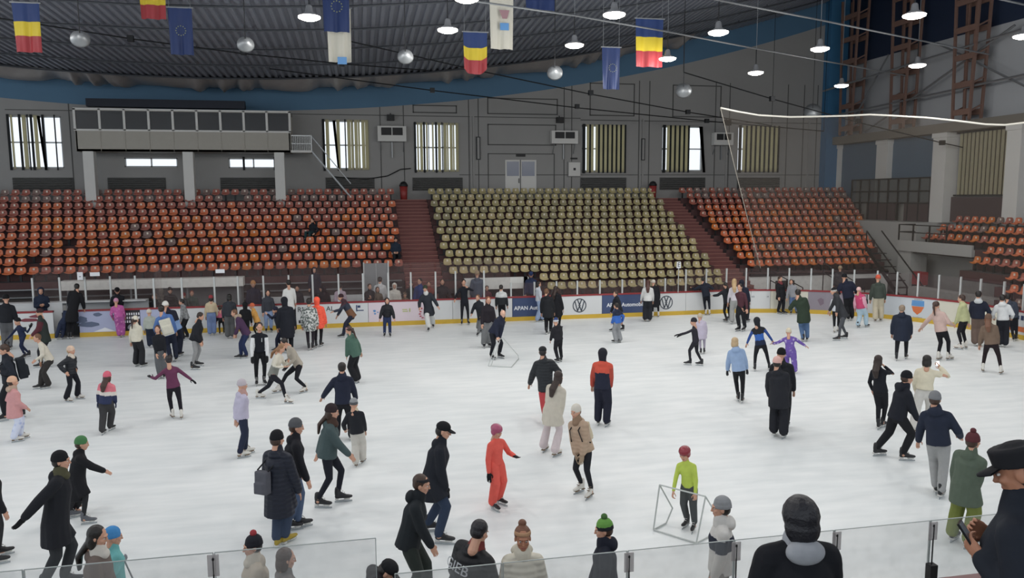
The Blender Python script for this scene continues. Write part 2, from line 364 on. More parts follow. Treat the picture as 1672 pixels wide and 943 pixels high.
# lattice columns at the right end
for i, (px, w) in enumerate(((1388,1.5),(1472,1.45),(1577,1.5))):
    y = at_x(px, 190, 31.3).y; r = empty('lattice_column', (31.35, y, 9.5)); tag(r, 'brown steel lattice column on the end beam, '+['furthest into the corner','middle of the three','nearest and largest'][i], 'column', 'brown lattice columns')
    m = MB(); H = 8.5
    def wd(z): return w*.38*(1+.12*z/2)
    legs = [(-1,-1),(-1,1),(1,-1),(1,1)]
    for a, b in legs: m.beam((a*.35,b*wd(0),0),(a*.35,b*wd(H),H),.12)
    m.build('chord', rust_steel, r)
    m = MB()
    for q in range(6):
        z = .4+q*1.4; W2 = wd(z); W3 = wd(z+.35)
        for a in (-.35,.35): m.beam((a,-W2,z),(a,W2,z),.08,.3)
        for b in (-1,1): m.beam((-.35,b*W2,z),(.35,b*W3,z+.35),.08)
    for b in (-.3,.3): m.beam((0,b*wd(0),0),(0,b*wd(H),H),.09)
    m.build('lacing', rust_steel, r)
m = MB()
for a, b in (((31.6,44,9.6),(31.6,33,13.8)),((31.5,38,13.9),(31.5,30,9.7)),((31.5,42,14),(31.6,46,9.6)),((30.5,47,12.5),(31.5,30,13.6)),((30.8,47,10.8),(31.4,28,11.4))): m.tube([a,b], .06, 5)
tag(m.build('bracing_rod', grey_steel), 'thin steel bracing rods in front of the end wall', 'rod')

# ------------------------------------------------------------------ press booth
r = empty('press_booth', (-9.3, 45.9, 5.5)); tag(r, 'long pale press booth raised on three pillars above the left stand', 'booth')
bx0, bx1, zb, zm, zt = -5.6, 5.6, 2.72, 3.85, 4.95
m = MB(); m.box(bx0,bx1,0,.08,zb,zm); m.box(bx0,bx1,0,1.88,zb,zb+.12); m.box(bx0,bx1,0,1.88,zt-.05,zt+.06); m.box(bx0,bx0+.08,0,1.88,zb,zm); m.box(bx1-.08,bx1,0,1.88,zb,zm); m.box(bx0,bx1,1.8,1.88,zb,zt)
for i in range(10):
    x = bx0+(bx1-bx0)*i/9; m.box(x-.01,x+.01,-.02,0,zb,zm)
m.build('body', mat('booth_cream','#a09c93',.7,noise=.05), r)
m = MB()
for i in range(10):
    x = bx0+(bx1-bx0)*i/9; m.box(x-.06,x+.06,-.03,.09,zm,zt+.05)
m.box(bx0-.06,bx1+.06,-.03,.09,zm-.04,zm+.06); m.box(bx0-.06,bx1+.06,-.03,.09,zt-.02,zt+.08); m.build('window_frame', white_paint, r)
for i in range(9):
    x = bx0+(bx1-bx0)*i/9; m = MB(); m.box(x+.07,x+(bx1-bx0)/9-.07,.02,.04,zm+.06,zt-.03); m.build('pane', dark_glass, r)
for x in (-5.05,.05,4.95):
    m = MB(); m.box(x-.27,x+.27,0,.5,-.45,zb); m.build('pillar', white_paint, r)
m = MB(); m.box(5.6,6.75,0,1.2,zb,zb+.12); m.build('landing', white_paint, r)
m = MB()
for i in range(12): m.beam((5.7+i*.095,.03,zb+.1),(5.7+i*.095,.03,zb+.95),.02)
m.beam((5.65,.03,zb+.95),(6.75,.03,zb+.95),.05); m.beam((6.75,.03,zb+.1),(6.75,.03,zb+.98),.05); m.beam((5.65,.03,zb+.5),(6.75,.03,zb+.5),.03)
m.build('railing', white_steel, r)
m = MB(); m.beam((6.75,.6,zb+.05),(8.9,.6,.1),.25,.06); m.beam((6.75,.1,zb+.95),(8.9,.1,.95),.05); m.beam((6.75,.1,zb+.1),(8.9,.1,.15),.06); m.build('stair', grey_steel, r)
m = MB(); m.box(-14.3,-6.1,45.95,46.35,10.62,11.05); tag(m.build('rolled_tarpaulin', mat('tarp_navy','#101725',.7)), 'long dark rolled tarpaulin on the roof of the press booth', 'tarpaulin')

# ------------------------------------------------------------------ stands
def row_y(k): return 46.6-.8*k
def row_top(k): return 6.15-.362*k
def tread(k): return row_top(k)-.64
def stand(x0f, x1f, ks, name, lab, mats):
    m = MB()
    for k in ks:
        a, b = x0f(k), x1f(k); m.box(a,b,row_y(k)-.42,row_y(k)+.38+ (.8 if k==0 else 0),-.1 if k==max(ks) else tread(k)-.6,tread(k))
        m.box(a,b,row_y(k)-.425,row_y(k)-.40,tread(k)-.36,tread(k),1)
    o = m.build(name, mats); tag(o, lab, 'stand'); return o
st_m = [mat('tread_dark','#3a3436',.85,noise=.15,nscale=3), step_dark]
stand(lambda k: -26.0, lambda k: 2.15, range(11), 'spectator_stand', 'stepped left stand that carries the orange seats', st_m)
stand(lambda k: 4.05 if k < 12 else 8.6, lambda k: 18.7, range(14), 'spectator_stand', 'stepped middle stand that carries the olive seats', st_m)
stand(lambda k: 20.2, lambda k: min(32.2, 32.75-.37*k), range(12), 'spectator_stand', 'stepped corner stand right of the second aisle', st_m)
for a, b, ks, lab in ((2.15,4.05,range(12),'red-brown aisle stairs between the orange and olive seats'),(18.7,20.2,range(14),'red-brown aisle stairs right of the olive seats')):
    m = MB()
    for k in ks:
        for h in (0,1): m.box(a+.01,b-.01,row_y(k)-.42+h*.4,row_y(k)-.02+h*.4+(.8 if k==0 and h else 0),-.1 if k==max(ks) and h==0 else tread(k)-.5,tread(k)-.18*(1-h)); m.box(a+.01,b-.01,row_y(k)-.43+h*.4,row_y(k)-.40+h*.4,tread(k)-.18*(1-h)-.04,tread(k)-.18*(1-h)+.005,1)
    tag(m.build('aisle_stairs', [stair_red, mat('stair_edge','#8a5d56',.7)]), lab, 'stairs')
# top walkway
m = MB(); m.box(XL,XR,46.95,YW,4.9,5.45); struct(m.build('floor', concrete), 'walkway behind the top row of seats', 'floor')

# fixed seat shell
def seat_mb():
    m = MB(); U = 8
    # side-view curve (y toward the wall, z up), swept across the width; camera side is -y
    cur = [(-.1,.33),(-.1,.37),(-.04,.355),(.05,.35),(.12,.37),(.16,.45),(.18,.55),(.19,.62),(.195,.66)]
    vs = []
    for j, (y, z) in enumerate(cur):
        for i in range(U+1):
            u = -1+2*i/U; wdt = .205
            if j >= 6: wdt = .205*(1-(.04,.12,.3)[j-6])
            dy = -.05*u*u*(1 if j > 3 else .3); dz = .05*u*u*(1 if j < 5 else 0)
            vs.append((u*wdt, y+dy, z+dz))
    n = U+1; fs = []
    for j in range(len(cur)-1):
        for i in range(U): fs.append((j*n+i, j*n+i+1, (j+1)*n+i+1, (j+1)*n+i))
    # back side offset for thickness
    o = len(vs); vs2 = [(x, y+.018, z-.02) for x, y, z in vs]
    fs2 = [tuple(q+o for q in f[::-1]) for f in fs]; rim = []
    R = len(cur)-1
    for i in range(U): rim.append((i+1, i, i+o, i+1+o)); rim.append((R*n+i, R*n+i+1, R*n+i+1+o, R*n+i+o))
    for j in range(R): rim.append((j*n, (j+1)*n, (j+1)*n+o, j*n+o)); rim.append(((j+1)*n+U, j*n+U, j*n+U+o, (j+1)*n+U+o))
    m.add(vs+vs2, fs+fs2+rim, 0)
    m.box(-.04,.04,.13,.155,.5,.6,1)          # pale number tag
    m.box(-.05,.05,.0,.06,0,.34,2)          # stem
    return m
seat_src = seat_mb()
tagm = mat('seat_tag','#d8cfc0',.4)
SM = {'orange': mat('seat_orange','#bd653e',.38,noise=.12,nscale=9), 'rust': mat('seat_rust','#985546',.42,noise=.12,nscale=9), 'amber': mat('seat_amber','#bd6a2c',.4,noise=.1), 'grey': mat('seat_greyed','#7d6660',.5,noise=.1),
      'olive': mat('seat_olive','#9e9368',.42,noise=.1,nscale=9), 'sand': mat('seat_sand','#ab9c72',.42,noise=.1,nscale=9), 'dull': mat('seat_dull_olive','#8d8563',.45,noise=.1)}
def seat_mesh(c):
    me = bpy.data.meshes.new('stadium_seat'); me.from_pydata(seat_src.v, [], seat_src.f)
    for q in (SM[c], tagm, dark_steel): me.materials.append(q)
    me.polygons.foreach_set('material_index', seat_src.m); me.polygons.foreach_set('use_smooth', [k == 0 for k in seat_src.m]); me.update(); return me
SMESH = {c: seat_mesh(c) for c in SM}
ORD = ['top','second','third','fourth','fifth','sixth','seventh','eighth','ninth','tenth','eleventh','twelfth','thirteenth','fourteenth']
seats = []   # (loc, rot, colour, label, group)
rs = random.Random(11)
holes = {(7,-14.2),(8,-17.9),(9,-15.1),(1,-7.2),(1,-6.7)}
def pick_o(k):  # upper rows duller: some dust, partly weaker lamp light put into the colour
    if k < 4: return rs.choice(['rust','rust','rust','grey'] if k < 2 else ['rust','rust','orange','rust'])
    return rs.choices(['orange','rust','amber','grey'], [6,3,1.3,.5])[0]
def pick_v(k): return rs.choices(['olive','sand','dull'], [5,3 if k > 6 else 1,1 if k > 6 else 4])[0]
def rowlab(c, k, st): return ('%s plastic seat in the %s row from the top of the %s stand' % (c, ORD[k], st), '%s seats in the %s row of the %s stand' % (c, ORD[k], st))
for k in range(11):
    x = -21.5+(.26 if k % 2 else 0)
    while x < 1.95:
        if not any(k == hk and abs(x-hx) < .27 for hk, hx in holes):
            seats.append(((x, row_y(k), tread(k)), 0, pick_o(k))+rowlab('orange', k, 'left'))
        x += .52
for k in range(14):
    x = (4.35 if k < 12 else 9.0)+(.2 if k % 2 else 0)
    while x < 18.55:
        c = pick_v(k)
        if k == 12 and False: c = 'orange'
        seats.append(((x, row_y(k), tread(k)), 0, c)+rowlab('olive', k, 'middle')); x += .52
for k in range(12):
    x = 20.5+(.2 if k % 2 else 0)
    while x < min(32.0, 32.5-.37*k):
        seats.append(((x, row_y(k), tread(k)), 0, pick_o(k))+rowlab('orange', k, 'corner')); x += .52
# end stand rows
def erow_x(k): return 31.3-.8*k
def erow_top(k): return 4.48-.435*k
mE = MB()
for k in range(8):
    y1 = at_x((1563,1537,1512,1614,1592,1652,1652,1660)[k], (352,370,386,404,425,445,466,485)[k], erow_x(k)).y
    z = erow_top(k)-.64
    mE.box(erow_x(k)-.42,erow_x(k)+.38+(.6 if k==0 else 0),14.,y1+.4,z-.45 if k<7 else -.1,z); mE.box(erow_x(k)-.425,erow_x(k)-.4,14.,y1+.4,z-.4,z,1)
    y = y1
    while y > 22.5:
        if not (k > 2 and abs(y-(y1-1.4)) < .01):
            seats.append(((erow_x(k), y, z), -math.pi/2, pick_o(min(9, k+4)))+rowlab('orange', k, 'right end'))
        y -= .54
tag(mE.build('spectator_stand', st_m), 'stepped stand at the right end of the rink', 'stand')

def seat_dist(s): return (Vector(s[0])-CAM).length
def in_view(p):
    d = Vector(p)-CAM; f = d.dot(fwd)
    if f <= 0: return False
    return abs(d.dot(rt))/f < 850/F and abs(d.dot(up))/f < 480/F
near300 = set(id(s) for s in sorted(seats, key=lambda s: (not in_view(s[0]), seat_dist(s)))[:300])
for colour, pred in (('orange', lambda s: 'orange' in s[3]), ('olive', lambda s: 'olive' in s[3])):
    L0 = [s for s in seats if pred(s)]; L = [s for s in L0 if id(s) not in near300]
    for s in [q for q in L0 if id(q) in near300]:
        o = link('stadium_seat', SMESH[s[2]], None, s[0]); o.rotation_euler = (0,0,s[1]); tag(o, s[3], 'seat', s[4])
    m = MB(); cols = [c for c in SM]
    for s in L:
        ca, sa = math.cos(s[1]), math.sin(s[1]); off = len(m.v)
        m.v += [(s[0][0]+x*ca-y*sa, s[0][1]+x*sa+y*ca, s[0][2]+z) for x, y, z in seat_src.v]
        m.f += [tuple(i+off for i in f) for f in seat_src.f]
        ci = cols.index(s[2]); m.m += [ci if k == 0 else (len(cols) if k == 1 else len(cols)+1) for k in seat_src.m]
    if L:
        tag(m.build('distant_seats', [SM[c] for c in cols]+[tagm, dark_steel]), 'remaining %s plastic seats in the upper rows of the stands' % colour, 'seats', None, 'stuff')

# stand fronts
m = MB(); m.box(20.3,28.6,37.25,37.38,-.1,1.35); m.box(20.3,28.6,37.2,37.3,1.35,1.5,1)
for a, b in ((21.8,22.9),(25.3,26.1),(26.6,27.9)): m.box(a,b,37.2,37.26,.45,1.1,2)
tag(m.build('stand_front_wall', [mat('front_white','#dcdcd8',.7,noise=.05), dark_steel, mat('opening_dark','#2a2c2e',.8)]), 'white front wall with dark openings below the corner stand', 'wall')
m = MB(); m.box(-26,2.1,38.05,38.15,-.1,1.25); tag(m.build('stand_front_wall', mat('front_dark','#4a4644',.8,noise=.1)), 'dark front wall below the left stand', 'wall')
m = MB()
for z in (.5,.85,1.2,1.55): m.box(-24,2,37.9,38.04,z,z+.05)
tag(m.build('guard_rail', grey_steel), 'grey horizontal rails in front of the left stand', 'rail')
# players bench shelf
m = MB(); m.box(-13.0,-5.3,36.7,37.3,1.63,2.04); o = m.build('bench_canopy', mat('canopy_white','#e4e2dc',.6)); 
m = MB()
for x in (-12.8,-10.2,-7.8,-5.5): m.beam((x,37.1,0),(x,37.1,1.63),.08)
m.build('post', grey_steel, o); tag(o, 'long white canopy board over the players bench', 'canopy')
m = MB(); m.box(-13,-9.5,36.5,36.6,.35,1.0); m.box(-9.4,-5.4,37.4,37.5,0,1.6,1); tag(m.build('players_bench', [mat('front_white','#dcdcd8'), mat('shutter_grey','#6c6e6f',.6)]), 'white bench back with grey shutter behind it', 'bench')
m = MB(); m.box(4.9,8.0,36.3,36.5,1.2,1.75); m.box(7.8,8.05,36.3,36.5,0,1.75); m.box(5.,5.15,36.3,36.5,0,1.2); m.box(4.6,8.1,36.6,36.7,0,1.2,1)
tag(m.build('timekeeper_booth', [mat('front_white','#dcdcd8'), dark_steel]), 'white framed timekeeper booth behind the boards left of the olive seats', 'booth')
# metal double door below left stand
p0, p1 = at_y(595,440,36.6), at_y(633,440,36.6)
m = MB(); m.box(p0.x,p1.x,36.6,36.7,0,2.55); o = m.build('metal_gate', mat('gate_grey','#85888a',.5,.2)); m = MB(); m.box(p0.x-.06,p0.x,36.55,36.72,0,2.6); m.box(p1.x,p1.x+.06,36.55,36.72,0,2.6); m.box((p0.x+p1.x)/2-.01,(p0.x+p1.x)/2+.01,36.57,36.6,0,2.55); m.build('frame', white_steel, o); tag(o, 'plain grey metal gate below the end of the left stand', 'gate')

# right end: balcony rail and stairs
r = empty('balcony_railing', (29.75, 34.95, 3.17)); tag(r, 'dark steel balcony railing at the end of the right stand', 'railing')
m = MB()
for z in (.85,.45): m.beam((-.6,2.3,z),(-.6,-1.2,z),.05); m.beam((-.6,2.3,z),(.4,2.3,z),.05)
for y in (2.3,1.2,0,-1.2): m.beam((-.6,y,0),(-.6,y,.87),.06)
m.build('bars', dark_steel, r)
r = empty('steel_staircase', (26.6, 33.5, 0)); tag(r, 'open steel staircase with rails behind the right boards', 'staircase')
m = MB()
for i in range(8): m.box(.0+i*.05,.9+i*.05,-.2+i*.45,.12+i*.45,.25+i*.32,.29+i*.32)
m.build('treads', dark_steel, r)
m = MB(); m.beam((0,-.3,.1),(.3,3.4,2.8),.06,.2); m.beam((0,-.3,1.1),(.3,3.4,3.7),.05); m.beam((.9,-.3,1.1),(1.2,3.4,3.7),.05); m.beam((0,-.3,0),(0,-.3,1.1),.05); m.beam((.3,3.4,2.6),(.3,3.4,3.7),.05)
m.build('rail', dark_steel, r)
m = MB(); m.box(27.7,28.1,33.6,34.25,1.1,1.75); m.box(27.7,27.8,33.6,34.25,0,1.1,1); tag(m.build('red_cabinet', [mat('cabinet_red','#8e2f33',.6), dark_steel]), 'red box on legs beside the steel staircase', 'cabinet')
m = MB(); m.box(26.5,27.2,27,33,-.02,1.15); tag(m.build('low_end_wall', mat('low_wall','#8b8b88',.7)), 'low grey wall behind the right end boards', 'wall')
for a, b, c in (((20.9,36.2,1.75),(22.4,35.6,.9),'left'),((24.0,36.3,2.1),(26.0,35.6,.8),'right')):
    m = MB(); m.beam(a,b,.05); m.beam((a[0],a[1],a[2]-.5),(b[0],b[1],b[2]-.5),.05)
    for t in (0,.5,1):
        q = Vector(a).lerp(Vector(b), t); m.beam((q.x,q.y,0),(q.x,q.y,q.z),.04)
    tag(m.build('handrail', dark_steel), 'short sloping steel handrail behind the boards below the corner stand, the %s one' % c, 'railing')
# ------------------------------------------------------------------ boards
def proj(p):
    d = Vector(p)-CAM; f = d.dot(fwd); return 836+F*d.dot(rt)/f, 471.5-F*d.dot(up)/f
ARC = RAD*math.pi/2
def bp(s, off=0):
    """point on the boards line (far side, corner, right end, near side) and its inward normal angle"""
    if s <= XS: return Vector((s, YF+off, 0)), 0.
    s -= XS
    if s <= ARC:
        a = math.pi/2-s/RAD; return Vector((XS+(RAD+off)*math.cos(a), YF-RAD+(RAD+off)*math.sin(a), 0)), -s/RAD
    s -= ARC; l2 = YF-YN-2*RAD
    if s <= l2: return Vector((XE+off, YF-RAD-s, 0)), -math.pi/2
    s -= l2
    if s <= ARC:
        a = -s/RAD; return Vector((XS+(RAD+off)*math.cos(a), YN+RAD+(RAD+off)*math.sin(a), 0)), -math.pi/2-s/RAD
    s -= ARC; return Vector((XS-s, YN-off, 0)), -math.pi
def s_of(px, z=.6):
    lo, hi = -26.5, 38.
    best = min((abs(proj(bp(lo+(hi-lo)*i/1300)[0]+Vector((0,0,z)))[0]-px), lo+(hi-lo)*i/1300) for i in range(1301)); return best[1]
def strip(m, s0, s1, z0, z1, o0, o1, k=0):
    n = max(1, int(abs(s1-s0)/.7)) if s1 > XS else 1
    P = [s0+(s1-s0)*i/n for i in range(n+1)]; vs = []
    for s in P:
        a, _ = bp(s, o0); b, _ = bp(s, o1); vs += [(a.x,a.y,z0),(a.x,a.y,z1),(b.x,b.y,z1),(b.x,b.y,z0)]
    fs = [(0,1,2,3), (n*4+3,n*4+2,n*4+1,n*4)]
    for i in range(n):
        for q in range(4): fs.append((i*4+q,(i+1)*4+q,(i+1)*4+(q+1)%4,i*4+(q+1)%4))
    return m.add(vs, fs, k)
bd_white = mat('board_white','#d3d5d6',.35,noise=.03,nscale=2); bd_red = mat('board_cap_red','#8c2f33',.45); bd_yel = mat('board_kick_yellow','#c9a63a',.5,noise=.08)
bd_grey = mat('board_back','#9a9a98',.7)
def on_board(v, f, s, z, rot_flip=True):
    """place artwork drawn in XY on the rink face of the boards"""
    out = []
    for x, y, dz in v:
        p, a = bp(s+x, -.035-dz); out.append((p.x, p.y, z+y))
    return out, f
def art(parent, name, v, f, s, z, m, lab=None):
    b = MB(); vv, ff = on_board(v, f, s, z); b.add(vv, ff); o = b.build(name, m, parent)
    if lab: o['label'] = lab
    return o
def board(s0, s1, col, lab, colname=None):
    if s0 > 36.9: return low_board(s0, s1, col, lab)
    m = MB(); strip(m, s0+.008, s1-.008, .19, 1.06, -.03, .05)
    o = m.build('dasher_board', mat(col[0], col[1], .35, noise=.03, nscale=2)); tag(o, lab, 'rink board', None)
    m = MB(); strip(m, s0, s1, 1.06, 1.13, -.05, .09); m.build('cap_rail', bd_red, o)
    m = MB(); strip(m, s0, s1, 0, .19, -.045, .05); m.build('kick_plate', bd_yel, o)
    return o
def low_board(s0, s1, col, lab):
    m = MB(); strip(m, s0+.008, s1-.008, .17, .78, -.03, .05); o = m.build('dasher_board', mat(col[0], col[1])); tag(o, lab, 'rink board')
    m = MB(); strip(m, s0, s1, .78, .84, -.05, .09); m.build('cap_rail', bd_red, o); m = MB(); strip(m, s0, s1, 0, .17, -.045, .05); m.build('kick_plate', bd_yel, o); return o
W_ = ('board_white','#d3d5d6'); NV = ('board_navy','#3d4c70'); LB = ('board_pale_blue','#aeb4d0'); PK = ('board_pinkish','#d9ccd4')
BK = ('board_black','#26262b'); GP = ('board_grey_picture','#8d8690'); IV = ('board_ivory','#d3d0c2')
def rect(w, h, x=0, y=0, d=.003): return [(x-w/2,y-h/2,d),(x+w/2,y-h/2,d),(x+w/2,y+h/2,d),(x-w/2,y+h/2,d)], [(0,1,2,3)]
def blob(w, h, x, y, n=12, seed=0):
    r = random.Random(seed); return [(x+w/2*math.cos(2*math.pi*i/n)*(.8+.3*r.random()), y+h/2*math.sin(2*math.pi*i/n)*(.8+.3*r.random()), .003) for i in range(n)], [tuple(range(n))]
def merge(parts):
    V, Fc = [], []
    for v, f in parts: o = len(V); V += v; Fc += [tuple(i+o for i in q) for q in f]
    return V, Fc
def txt(s, size, x=0, y=0, w=None):
    v, f = text_mb(s, size, .002, w or 0); v = [(a+x, b+y, .004+c*.5) for a, b, c in v]
    return v, f
ink = mat('ad_black','#22252b',.5); ad_white = mat('ad_white','#e6e8ec',.5); ad_navy = mat('ad_navy','#2a3a63',.5); ad_red = mat('ad_red','#b23a48',.5); ad_blue = mat('ad_blue','#5b8fc4',.5); ad_or = mat('ad_orange','#cf7040',.5); ad_green = mat('ad_lime','#b7bf7a',.5); ad_grey = mat('ad_grey','#8b8f96',.5)
S = {p: s_of(p) for p in (88,92,129,205,229,282,345,400,484,601,705,739,836,908,983,1062,1120,1157,1225,1258,1320,1378,1440,1530,1600,1640)}
def smudge(n, h, x=0, y=0):
    """a line of print too small to read: short uneven strokes"""
    r = random.Random(n+int(h*100)); return merge([rect(h*.55, h*(.6+.4*r.random()), x+(i-(n-1)/2)*h*.85, y) for i in range(n) if r.random() > .12])
b = board(-27, S[88], W_, 'white rink board with a red and black bird mark, leftmost')
sx = s_of(38)
art(b, 'bird_mark', *merge([blob(.75,.16,.25,.28,9,3), blob(.5,.14,.5,.42,8,5)]), sx, .5, mat('ad_wine','#7c3a44',.5))
art(b, 'lettering', *merge([blob(.1,.2,-.55,.0,6,1), blob(.12,.18,-.4,-.02,7,2), smudge(3, .24, .05, 0)]), sx, .42, ink)
b = board(S[129], S[205], LB, 'pale blue rink board printed with toy-like dark cars')
sx = (S[129]+S[205])/2
art(b, 'car_print', *merge([blob(.55,.3,-.8,.12,12,1), blob(.35,.16,-.15,.32,10,2), blob(.3,.08,.5,.25,8,9), blob(.9,.22,-.5,-.08,14,4)]), sx, .6, mat('ad_slate','#5f6a84',.5))
art(b, 'mountain_print', [( -.35,-.42,.003),(.1,-.25,.003),(.5,-.42,.003)], [(0,1,2)], sx, .62, ad_white)
b = board(S[205], S[229], BK, 'narrow black rink board with rows of pale lettering')
sx = (S[205]+S[229])/2
art(b, 'lettering', *merge([rect(.05,.1,-.28+.09*i,.3-.16*j) for i in range(7) for j in range(3) if not (j == 2 and i > 2)]), sx, .6, ad_white)
art(b, 'round_badge', *merge([blob(.4,.3,.0,-.2,14,2)]), sx, .55, ad_grey)
board(S[229], S[282], LB, 'plain pale lilac rink board left of the long white run')
board(S[282], S[345], W_, 'plain white rink board behind the man in the black gilet')
board(S[345], S[400], W_, 'plain white rink board behind the person in the red beret')
board(S[400], S[484], W_, 'plain white rink board behind the child in yellow')
b = board(S[484], S[601], W_, 'white rink board with black capitals, beside the orange coat')
sx = s_of(490)
art(b, 'lettering', *merge([txt('RN', .3, .08, .22), txt('AL', .3, 1.25, .22), smudge(2, .2, .05, -.3), blob(.25,.2,.1,-.05,7,3)]), sx, .62, ink)
sx = s_of(586); art(b, 'small_crest', *merge([rect(.05,.28,-.1,.15), rect(.3,.04,.05,.05), rect(.12,.1,.0,.22)]), sx, .68, ad_navy)
b = board(S[601], S[705], PK, 'pinkish rink board with scribbled coloured drawings')
sx = s_of(653)
art(b, 'blue_scribble', *merge([blob(.14,.12,-1.12,.06,7,1), blob(.1,.1,-1.1,-.06,6,4), blob(.08,.06,-.98,0,6,4)]), sx, .62, ad_blue)
art(b, 'lime_scribble', *merge([rect(.22,.04,.2,.08), rect(.24,.04,.22,.0), rect(.05,.16,.42,.05)]), sx, .62, ad_green)
v = []
for i in range(12):
    a = 2*math.pi*i/12
    if i in (3,4): continue
    v.append(rect(.09,.05,1.1+.24*math.cos(a),-.12+.2*math.sin(a)))
art(b, 'red_drawing', *merge(v+[blob(.22,.09,1.15,-.25,8,3), blob(.08,.1,.95,.12,6,1), blob(.08,.1,1.08,.14,6,2), blob(.08,.1,1.18,.1,6,3)]), sx, .6, ad_red)
board(S[705], S[739], W_, 'narrow plain white rink board right of the pinkish one')
board(S[739], S[836], W_, 'plain white rink board left of the first navy advert')
def vw(): # ring with V over W
    V = []; n = 40; r0, r1 = .33, .285; ring = [], []
    vs = [(r*math.cos(2*math.pi*i/n), r*math.sin(2*math.pi*i/n), .003) for i in range(n) for r in (r0, r1)]
    fs = [(2*i, 2*((i+1) % n), 2*((i+1) % n)+1, 2*i+1) for i in range(n)]
    def st(a, b, w=.052):
        dx, dy = b[0]-a[0], b[1]-a[1]; l = math.hypot(dx, dy); w2 = w/2*l/abs(dy)
        return [(a[0]-w2,a[1],.003),(a[0]+w2,a[1],.003),(b[0]+w2,b[1],.003),(b[0]-w2,b[1],.003)], [(0,1,2,3)]
    return merge([(vs, fs), st((-.10,.28),(0,.03)), st((.10,.28),(0,.03)), st((-.22,.19),(-.09,-.26)), st((.22,.19),(.09,-.26)), st((-.09,-.26),(0,-.02)), st((.09,-.26),(0,-.02)), rect(.13,.035,0,.005)])
for a, c, place in ((836, 908, 'the left of the two'), (983, 1062, 'the right of the two')):
    b = board(S[a], S[c], NV, 'navy rink board with white APAN lettering, '+place)
    sx = (S[a]+S[c])/2; v, f = txt('APAN Automobile', .25, .0, -.02, .006); art(b, 'lettering', v, f, sx, .6, ad_white)
for a, c, lc, place in ((908, 983, 946, 'between the two navy adverts'), (1062, 1120, 1088, 'right of the right navy advert')):
    b = board(S[a], S[c], W_, 'white rink board with a round car emblem, '+place); v, f = vw(); art(b, 'round_emblem', v, f, s_of(lc), .62, mat('vw_ink','#3a424e',.5))
board(S[1120], S[1157], W_, 'plain white rink board behind the skater holding on with spread arms')
board(S[1157], S[1225], W_, 'plain white rink board at the start of the far right curve')
b = board(S[1225], S[1258], W_, 'white curved rink board with two faint lines of small print')
art(b, 'small_print', *merge([smudge(11, .09, .0, .18), smudge(8, .08, .0, -.2)]), s_of(1240), .6, ad_grey)
board(S[1258], S[1320], IV, 'plain curved rink board behind the couple standing at the gate')
b = board(S[1320], S[1378], GP, 'greyish purple curved rink board with a faded picture')
art(b, 'faded_picture', *merge([blob(.5,.4,-.3,.0,10,1), blob(.3,.5,.4,.05,9,2)]), s_of(1348), .6, mat('ad_mauve','#7a6a78',.6))
b = board(S[1378], S[1440], W_, 'white curved rink board with a black hand-like mark and small print')
v = [( .12*math.cos(a), .12*math.sin(a), .003) for a in [i*math.pi/6 for i in range(12)]]
fing = [rect(.05,.22,-.16+.08*i,.16+.03*(2-abs(i-2))) for i in range(4)]
art(b, 'hand_mark', *merge([(v, [tuple(range(12))])]+fing), s_of(1416), .72, ink)
art(b, 'small_print', *merge([smudge(8, .1, 0, 0), smudge(7, .08, 0, -.16)]), s_of(1428), .4, ad_grey)
b = board(S[1440], S[1530], ('board_cool_white','#c6ccd2'), 'pale curved rink board with a blue and orange shield')
sx = s_of(1499)
art(b, 'shield', [(-.28,.3,.003),(.28,.3,.003),(.3,.05,.003),(-.3,.05,.003)], [(0,1,2,3)], sx, .66, ad_blue)
art(b, 'shield_tip', [(-.29,.03,.003),(.29,.03,.003),(.17,-.2,.003),(0,-.34,.003),(-.17,-.2,.003)], [(0,1,2,3,4)], sx, .66, ad_or)
art(b, 'small_print', *merge([smudge(8, .06, 0, .38), smudge(8, .07, 0, -.42)]), sx, .62, ad_grey)
board(S[1530], S[1640], IV, 'plain ivory rink board behind the four skaters at the right')
b = board(S[1640], 37., W_, 'white rink board with blue lettering and orange patches at the right edge')
sx = s_of(1662)
art(b, 'lettering', *merge([smudge(4, .24, -.1, .25)]), sx, .6, ad_navy); art(b, 'orange_patch', *merge([rect(.9,.2,0,-.2)]), sx, .6, ad_or)
ssum = 37.; tot = XS+2*ARC+(YF-YN-2*RAD)
board(37., tot, W_, 'curved white rink board below the spectators at the near right'); board(tot, tot+XS-.1-0, W_, 'long white rink board at the near right below the glass'); board(tot+XS-.1, tot+XS+12, W_, 'long white rink board at the near left below the glass')
# gate opening on the left: added dark panel for the shade inside, bench partitions behind
m = MB(); m.box(S[92],S[129],YF+.6,YF+.66,0,.95); tag(m.build('bench_partition', mat('gate_shade','#2c2e30',.8)), 'added dark panel for the shade inside the open gate in the boards', 'partition')
m = MB(); m.box(-20,S[92]-.1,YF+1.0,YF+1.08,0,1.3); m.box(S[92]-.1,S[229],YF+1.4,YF+1.48,0,1.3); m.box(-20,S[229],YF+.98,YF+1.5,1.3,1.34); tag(m.build('bench_partition', bd_white), 'white low partition behind the left boards', 'partition')
m = MB(); m.box(s_of(400),s_of(640),YF+2.2,YF+2.3,0,1.15); tag(m.build('bench_partition', bd_white), 'white low partition below the left stand, behind the spectators', 'partition')

